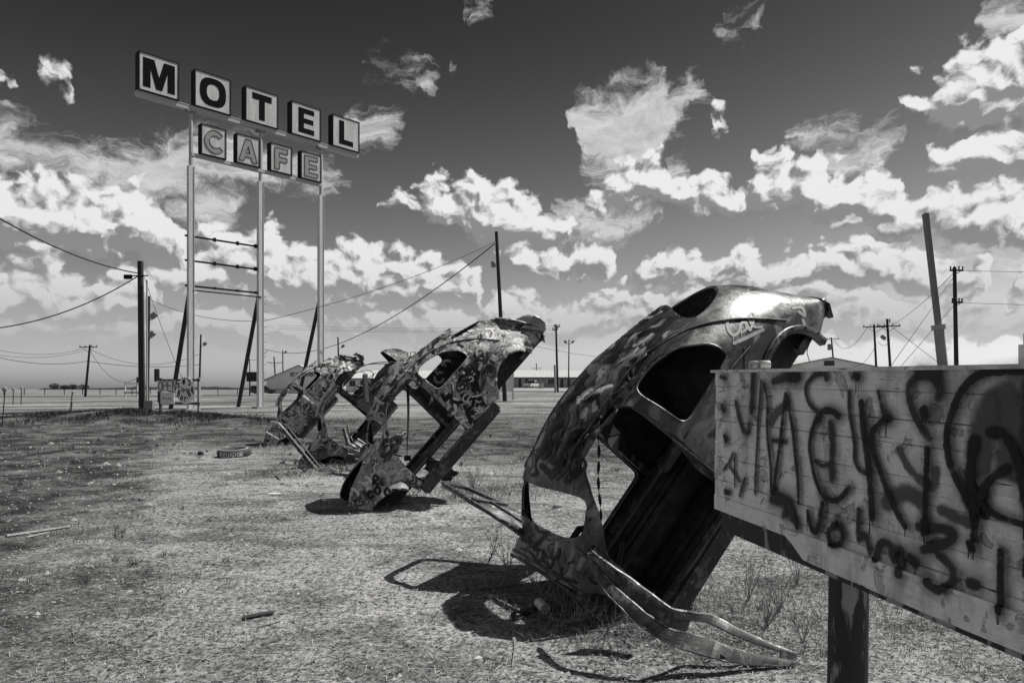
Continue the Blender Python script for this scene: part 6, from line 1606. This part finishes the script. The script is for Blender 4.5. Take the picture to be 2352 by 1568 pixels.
    flat('dark lump of rock on the open track by the tyre', 460, 1042, .16, .12, .10, 'rust_dark', 'stone', 'stone', 12)
litter()
def dead_weed(label, x, y, h, n, spread, seed, mat='dry_stem', group=None):
    rnd = random.Random(seed); root = empty('dead_weed', (x, y, ground_z(x, y) - .01)); tag(root, label, 'weed', group)
    for k in range(n):
        m = MB(); a = rnd.uniform(0, 6.28); P = [Vector((0, 0, 0))]; d = Vector((math.cos(a) * spread, math.sin(a) * spread, 1)).normalized(); hh = h * rnd.uniform(.5, 1)
        for i in range(7): d = (d + Vector((rnd.gauss(0, .10), rnd.gauss(0, .10), rnd.gauss(0, .05)))).normalized(); P.append(P[-1] + d * hh / 7)
        m.tube(P, [.0034 * (1 - .8 * i / 7) for i in range(8)], 4, smooth=False)
        for j in range(rnd.randint(3, 7)):
            i = rnd.randint(2, 6); e = (P[i] - P[i - 1]).normalized(); q = P[i]; s_ = (e + Vector((rnd.gauss(0, .6), rnd.gauss(0, .6), rnd.gauss(0, .3)))).normalized()
            m.tube([q, q + s_ * hh * rnd.uniform(.08, .2), q + s_ * hh * .2 + Vector((0, 0, .03))], [.002, .0015, .0008], 3, smooth=False)
        m.build('stem', mat, root)
for args in (('tall dead weed with wiry stems before the smoky car cowl', *at(1168, 1310, 6.0).xy, .62, 6, .35, 1), ('dead weed leaning against the far spread door', *at(1120, 1290, 6.3).xy, .5, 5, .5, 2, 'dark_stem'), ('pale tangled dead weed under the smoky car nose', *at(1300, 1420, 4.75).xy, .38, 9, 1.1, 3), ('wiry dead weed beside the crushed luggage pan', *at(1350, 1440, 4.6).xy, .42, 8, .9, 4), ('sparse dead weed under the spread door window frame', *at(1470, 1500, 4.2).xy, .36, 8, 1.2, 5),
             ('dry weed growing behind the plank board post', *at(1790, 1400, 4.9).xy, .48, 9, .3, 6), ('dry weed growing against the rear of the smoky car floor', *at(1720, 1380, 5.2).xy, .5, 9, .3, 7), ('dry weed standing between the post and the smoky car', *at(1830, 1330, 5.6).xy, .5, 8, .35, 8), ('pale dead weed caught beneath the cowl of the smoky car', *at(1255, 1365, 5.1).xy, .34, 10, 1.3, 21), ('dead weed sprawled before the spread door edge', *at(1400, 1480, 4.35).xy, .34, 10, 1.5, 22), ('flattened dead weed in the shade by the tin can', *at(1300, 1460, 4.45).xy, .28, 9, 2.0, 23), ('dry weed with many stems right behind the board post', *at(1760, 1440, 4.55).xy, .40, 12, .4, 24), ('short dry weed at the tip of the spread door', *at(1845, 1480, 4.3).xy, .30, 8, .4, 25), ('dry weed beside the mottled car sill', *at(1045, 1095, 9.9).xy, .45, 12, .35, 26), ('dry weed growing in the doorway of the mottled car', *at(1000, 1060, 11.0).xy, .5, 10, .35, 27), ('dark leafy weed at the foot of the mottled car', *at(1090, 1120, 10.5).xy, .7, 12, .5, 9, 'dark_stem'), ('dark weed clump in front of the wrecked car', *at(700, 1085, 12.6).xy, .45, 16, .8, 10, 'dark_stem')): dead_weed(*args)

# ------------------------------------------------------------------ loose gravel, straw and grass
rng = np.random.default_rng(7)
def gz_arr(x, y): return np.array([ground_z(a, b) for a, b in zip(x, y)])
def track_mask(x, y):
    return 1 / (1 + np.exp(-(np.maximum(x + y * .46 + 1.15, np.where(y < 8, x + 3.1, -99)) * 2.2)))
def spread(n, y0, y1, wid=.95):
    v = rng.uniform(1 / y1, 1 / y0, n); y = 1 / v; x = rng.uniform(-wid, wid, n) * y; return x, y
def pebbles(n, y0, y1, smin, smax):
    x, y = spread(n, y0, y1); s = smin + (smax - smin) * rng.random(n) ** 3; s *= np.clip(y / 5, .8, 3)
    z = gz_arr(x, y); base = np.array([(1, 0, 0), (.3, .95, 0), (-.8, .5, 0), (-.7, -.6, 0), (.4, -.9, 0), (.1, 0, .8)]) 
    a = rng.uniform(0, 6.28, n); ca, sa = np.cos(a), np.sin(a); st = rng.uniform(.5, 1.0, n)
    V = np.zeros((n, 6, 3)); jit = rng.uniform(.75, 1.25, (n, 6))
    bx, by = base[:, 0] * jit, base[:, 1] * jit * st[:, None]
    V[:, :, 0] = x[:, None] + (bx * ca[:, None] - by * sa[:, None]) * s[:, None]; V[:, :, 1] = y[:, None] + (bx * sa[:, None] + by * ca[:, None]) * s[:, None]
    V[:, :, 2] = z[:, None] - .002 + base[:, 2] * jit * s[:, None] * .8
    f = np.array([(0, 1, 5), (1, 2, 5), (2, 3, 5), (3, 4, 5), (4, 0, 5)]); Fc = (np.arange(n)[:, None, None] * 6 + f[None]).reshape(-1, 3)
    return V.reshape(-1, 3), Fc, np.repeat(rng.random(n) ** 1.4, 6)
V, Fc, tn = pebbles(60000, 2.0, 28, .003, .015)
tag(ob('gravel', np_mesh('gravel', V, Fc, 'pebble', tn)), 'loose gravel and chips scattered over the worn track', kind='stuff')
def straws(n, y0, y1, l0, l1, w, keep=None):
    x, y = spread(n, y0, y1); a = rng.normal(.25, .75, n); L = rng.uniform(l0, l1, n) * np.clip(y / 5, .8, 2.2); ww = w * np.clip(y / 5, .7, 2.5)
    if keep is not None: k = keep(x, y); x, y, a, L, ww = x[k], y[k], a[k], L[k], ww[k]; n = len(x)
    z = gz_arr(x, y); dx, dy = np.cos(a) * L / 2, np.sin(a) * L / 2; px, py = -np.sin(a) * ww, np.cos(a) * ww; tilt = rng.normal(0, .12, n) * L; lift = rng.uniform(.004, .012, n) + np.abs(tilt) / 2
    V = np.zeros((n, 4, 3))
    for j, (s, t) in enumerate(((-1, -1), (1, -1), (1, 1), (-1, 1))): V[:, j, 0] = x + s * dx + t * px; V[:, j, 1] = y + s * dy + t * py; V[:, j, 2] = z + lift + s * tilt / 2
    return V.reshape(-1, 3), np.arange(n * 4).reshape(-1, 4), np.repeat(rng.random(n), 4)
V, Fc, tn = straws(30000, 2.0, 22, .015, .10, .0021)
tag(ob('straw', np_mesh('straw', V, Fc, 'straw', tn, n=4)), 'dry straw and grass litter lying on the gravel', kind='stuff')
V, Fc, tn = straws(26000, 2.0, 24, .008, .035, .0040)
tag(ob('leaf_litter', np_mesh('leaf_litter', V, Fc, 'weed_leaf', tn * .8, n=4)), 'dark bits of leaf litter and bark on the gravel', kind='stuff')
def blades(x, y, h, w, lean, tonef):
    n = len(x); z = gz_arr(x, y); a = rng.uniform(0, 6.28, n); ca, sa = np.cos(a) * w, np.sin(a) * w; l = rng.normal(0, lean, (n, 2)) * h[:, None]
    V = np.zeros((n, 5, 3))
    V[:, 0] = np.stack([x - ca, y - sa, z - .01], 1); V[:, 1] = np.stack([x + ca, y + sa, z - .01], 1)
    V[:, 2] = np.stack([x + ca * .7 + l[:, 0] * .4, y + sa * .7 + l[:, 1] * .4, z + h * .55], 1); V[:, 3] = np.stack([x - ca * .7 + l[:, 0] * .4, y - sa * .7 + l[:, 1] * .4, z + h * .55], 1)
    V[:, 4] = np.stack([x + l[:, 0], y + l[:, 1], z + h * .95], 1)
    f = np.array([(0, 1, 2), (0, 2, 3), (3, 2, 4)]); Fc = (np.arange(n)[:, None, None] * 5 + f[None]).reshape(-1, 3)
    return V.reshape(-1, 3), Fc, np.repeat(tonef, 5)
def clump(x, y, sc, off=0): return np.array([mnoise.noise((a * sc + off, b * sc, off * .3)) for a, b in zip(x, y)])
x, y = spread(110000, 3.2, 75, 1.0)
tm = track_mask(x, y); c = clump(x, y, .8); far_ = np.clip((y + x * .55 - 11) / 5, 0, 1)
k = ((rng.random(len(x)) < (1 - tm) * .95) | (rng.random(len(x)) < far_ * .75)) & (c > -.22 + .25 * rng.random(len(x)))
x, y, c = x[k], y[k], c[k]; h = rng.uniform(.025, .075, len(x)) * (1 + .5 * c) * np.clip(y / 14, .8, 1.6)
V, Fc, tn = blades(x, y, h, .0018 * np.clip(y / 5, .8, 7), .45, np.clip(rng.random(len(x)) * .8 + .4 * (rng.random(len(x)) > .8) + .2 * far_[k], 0, 1))
tag(ob('grass', np_mesh('grass', V, Fc, 'grass_blade', tn)), 'short dry grass on both sides of the gravel track', kind='stuff')
# taller growth round the wrecks, the sign feet and on the dirt bank
spots = [(1.1, 4.5, .9, .09, 3600), (.3, 4.8, .6, .07, 1600), (2.1, 5.0, .9, .13, 2600), (2.6, 4.2, .7, .10, 1200), (-.15, 5.5, .3, .16, 350), (-.6, 10.2, .8, .16, 700), (.2, 10.8, .8, .18, 700), (-3.9, 12.7, .8, .16, 800), (-2.9, 13.2, .9, .14, 600), (-5.9, 18, .8, .14, 400)]
X_, Y_, H_ = [], [], []
for (a, b, r, hh, n) in spots:
    q = np.sqrt(rng.random(n)) * r; t = rng.uniform(0, 6.28, n); X_.append(a + q * np.cos(t) * 1.3); Y_.append(b + q * np.sin(t) * .7); H_.append(rng.uniform(.2, 1, n) ** 1.5 * hh)
x, y, h = np.concatenate(X_), np.concatenate(Y_), np.concatenate(H_)
V, Fc, tn = blades(x, y, h, .0016 * np.clip(y / 5, .9, 3), .75, np.clip(rng.random(len(x)) ** 1.6, 0, 1))
tag(ob('dry_grass', np_mesh('dry_grass', V, Fc, 'straw', tn * .75)), 'tangled dry grass round the feet of the planted cars', kind='stuff')
n = 14000; x = np.concatenate([rng.normal(-17.5, 3.6, n), rng.normal(-21, 2.6, 5000), rng.normal(-24, 4.5, 5000)]); y = np.concatenate([rng.normal(31, 1.3, n), rng.normal(40, 1.2, 5000), rng.normal(37, 1.8, 5000)])
c = clump(x, y, .7, 4); k = c > -.12; x, y, c = x[k], y[k], c[k]
V, Fc, tn = blades(x, y, rng.uniform(.03, .17, len(x)) * (1 + c), np.full(len(x), .014), .9, rng.random(len(x)))
tag(ob('weeds', np_mesh('weeds', V, Fc, 'weed_leaf', tn)), 'dark weeds on the low dirt bank and round the sign feet', kind='stuff')

# distinct tufts
TX, TY, TH = [], [], []
tx, ty = spread(2600, 3.0, 34, 1.0); tmk = track_mask(tx, ty); keep = rng.random(len(tx)) < (.06 + .8 * (1 - tmk)) * (clump(tx, ty, .5, 9) > -.05)
keep |= (ty + tx * .55 > 12) & (rng.random(len(tx)) < .55)
for a, b in zip(tx[keep], ty[keep]):
    n = rng.integers(10, 26); q = np.abs(rng.normal(0, .035, n)); t = rng.uniform(0, 6.28, n); TX.append(a + q * np.cos(t)); TY.append(b + q * np.sin(t)); TH.append(rng.uniform(.4, 1, n) * rng.uniform(.05, .15))
x, y, h = np.concatenate(TX), np.concatenate(TY), np.concatenate(TH)
V, Fc, tn = blades(x, y, h, .0017 * np.clip(y / 5, .9, 5), .7, rng.random(len(x)))
tag(ob('grass_tufts', np_mesh('grass_tufts', V, Fc, 'grass_blade', tn)), 'scattered tufts of dry grass over the lot', kind='stuff')
V, Fc, tn = pebbles(1500, 2.0, 22, .012, .04)
tag(ob('stones', np_mesh('stones', V, Fc, 'pebble', tn)), 'small loose stones scattered on the worn track', kind='stuff')
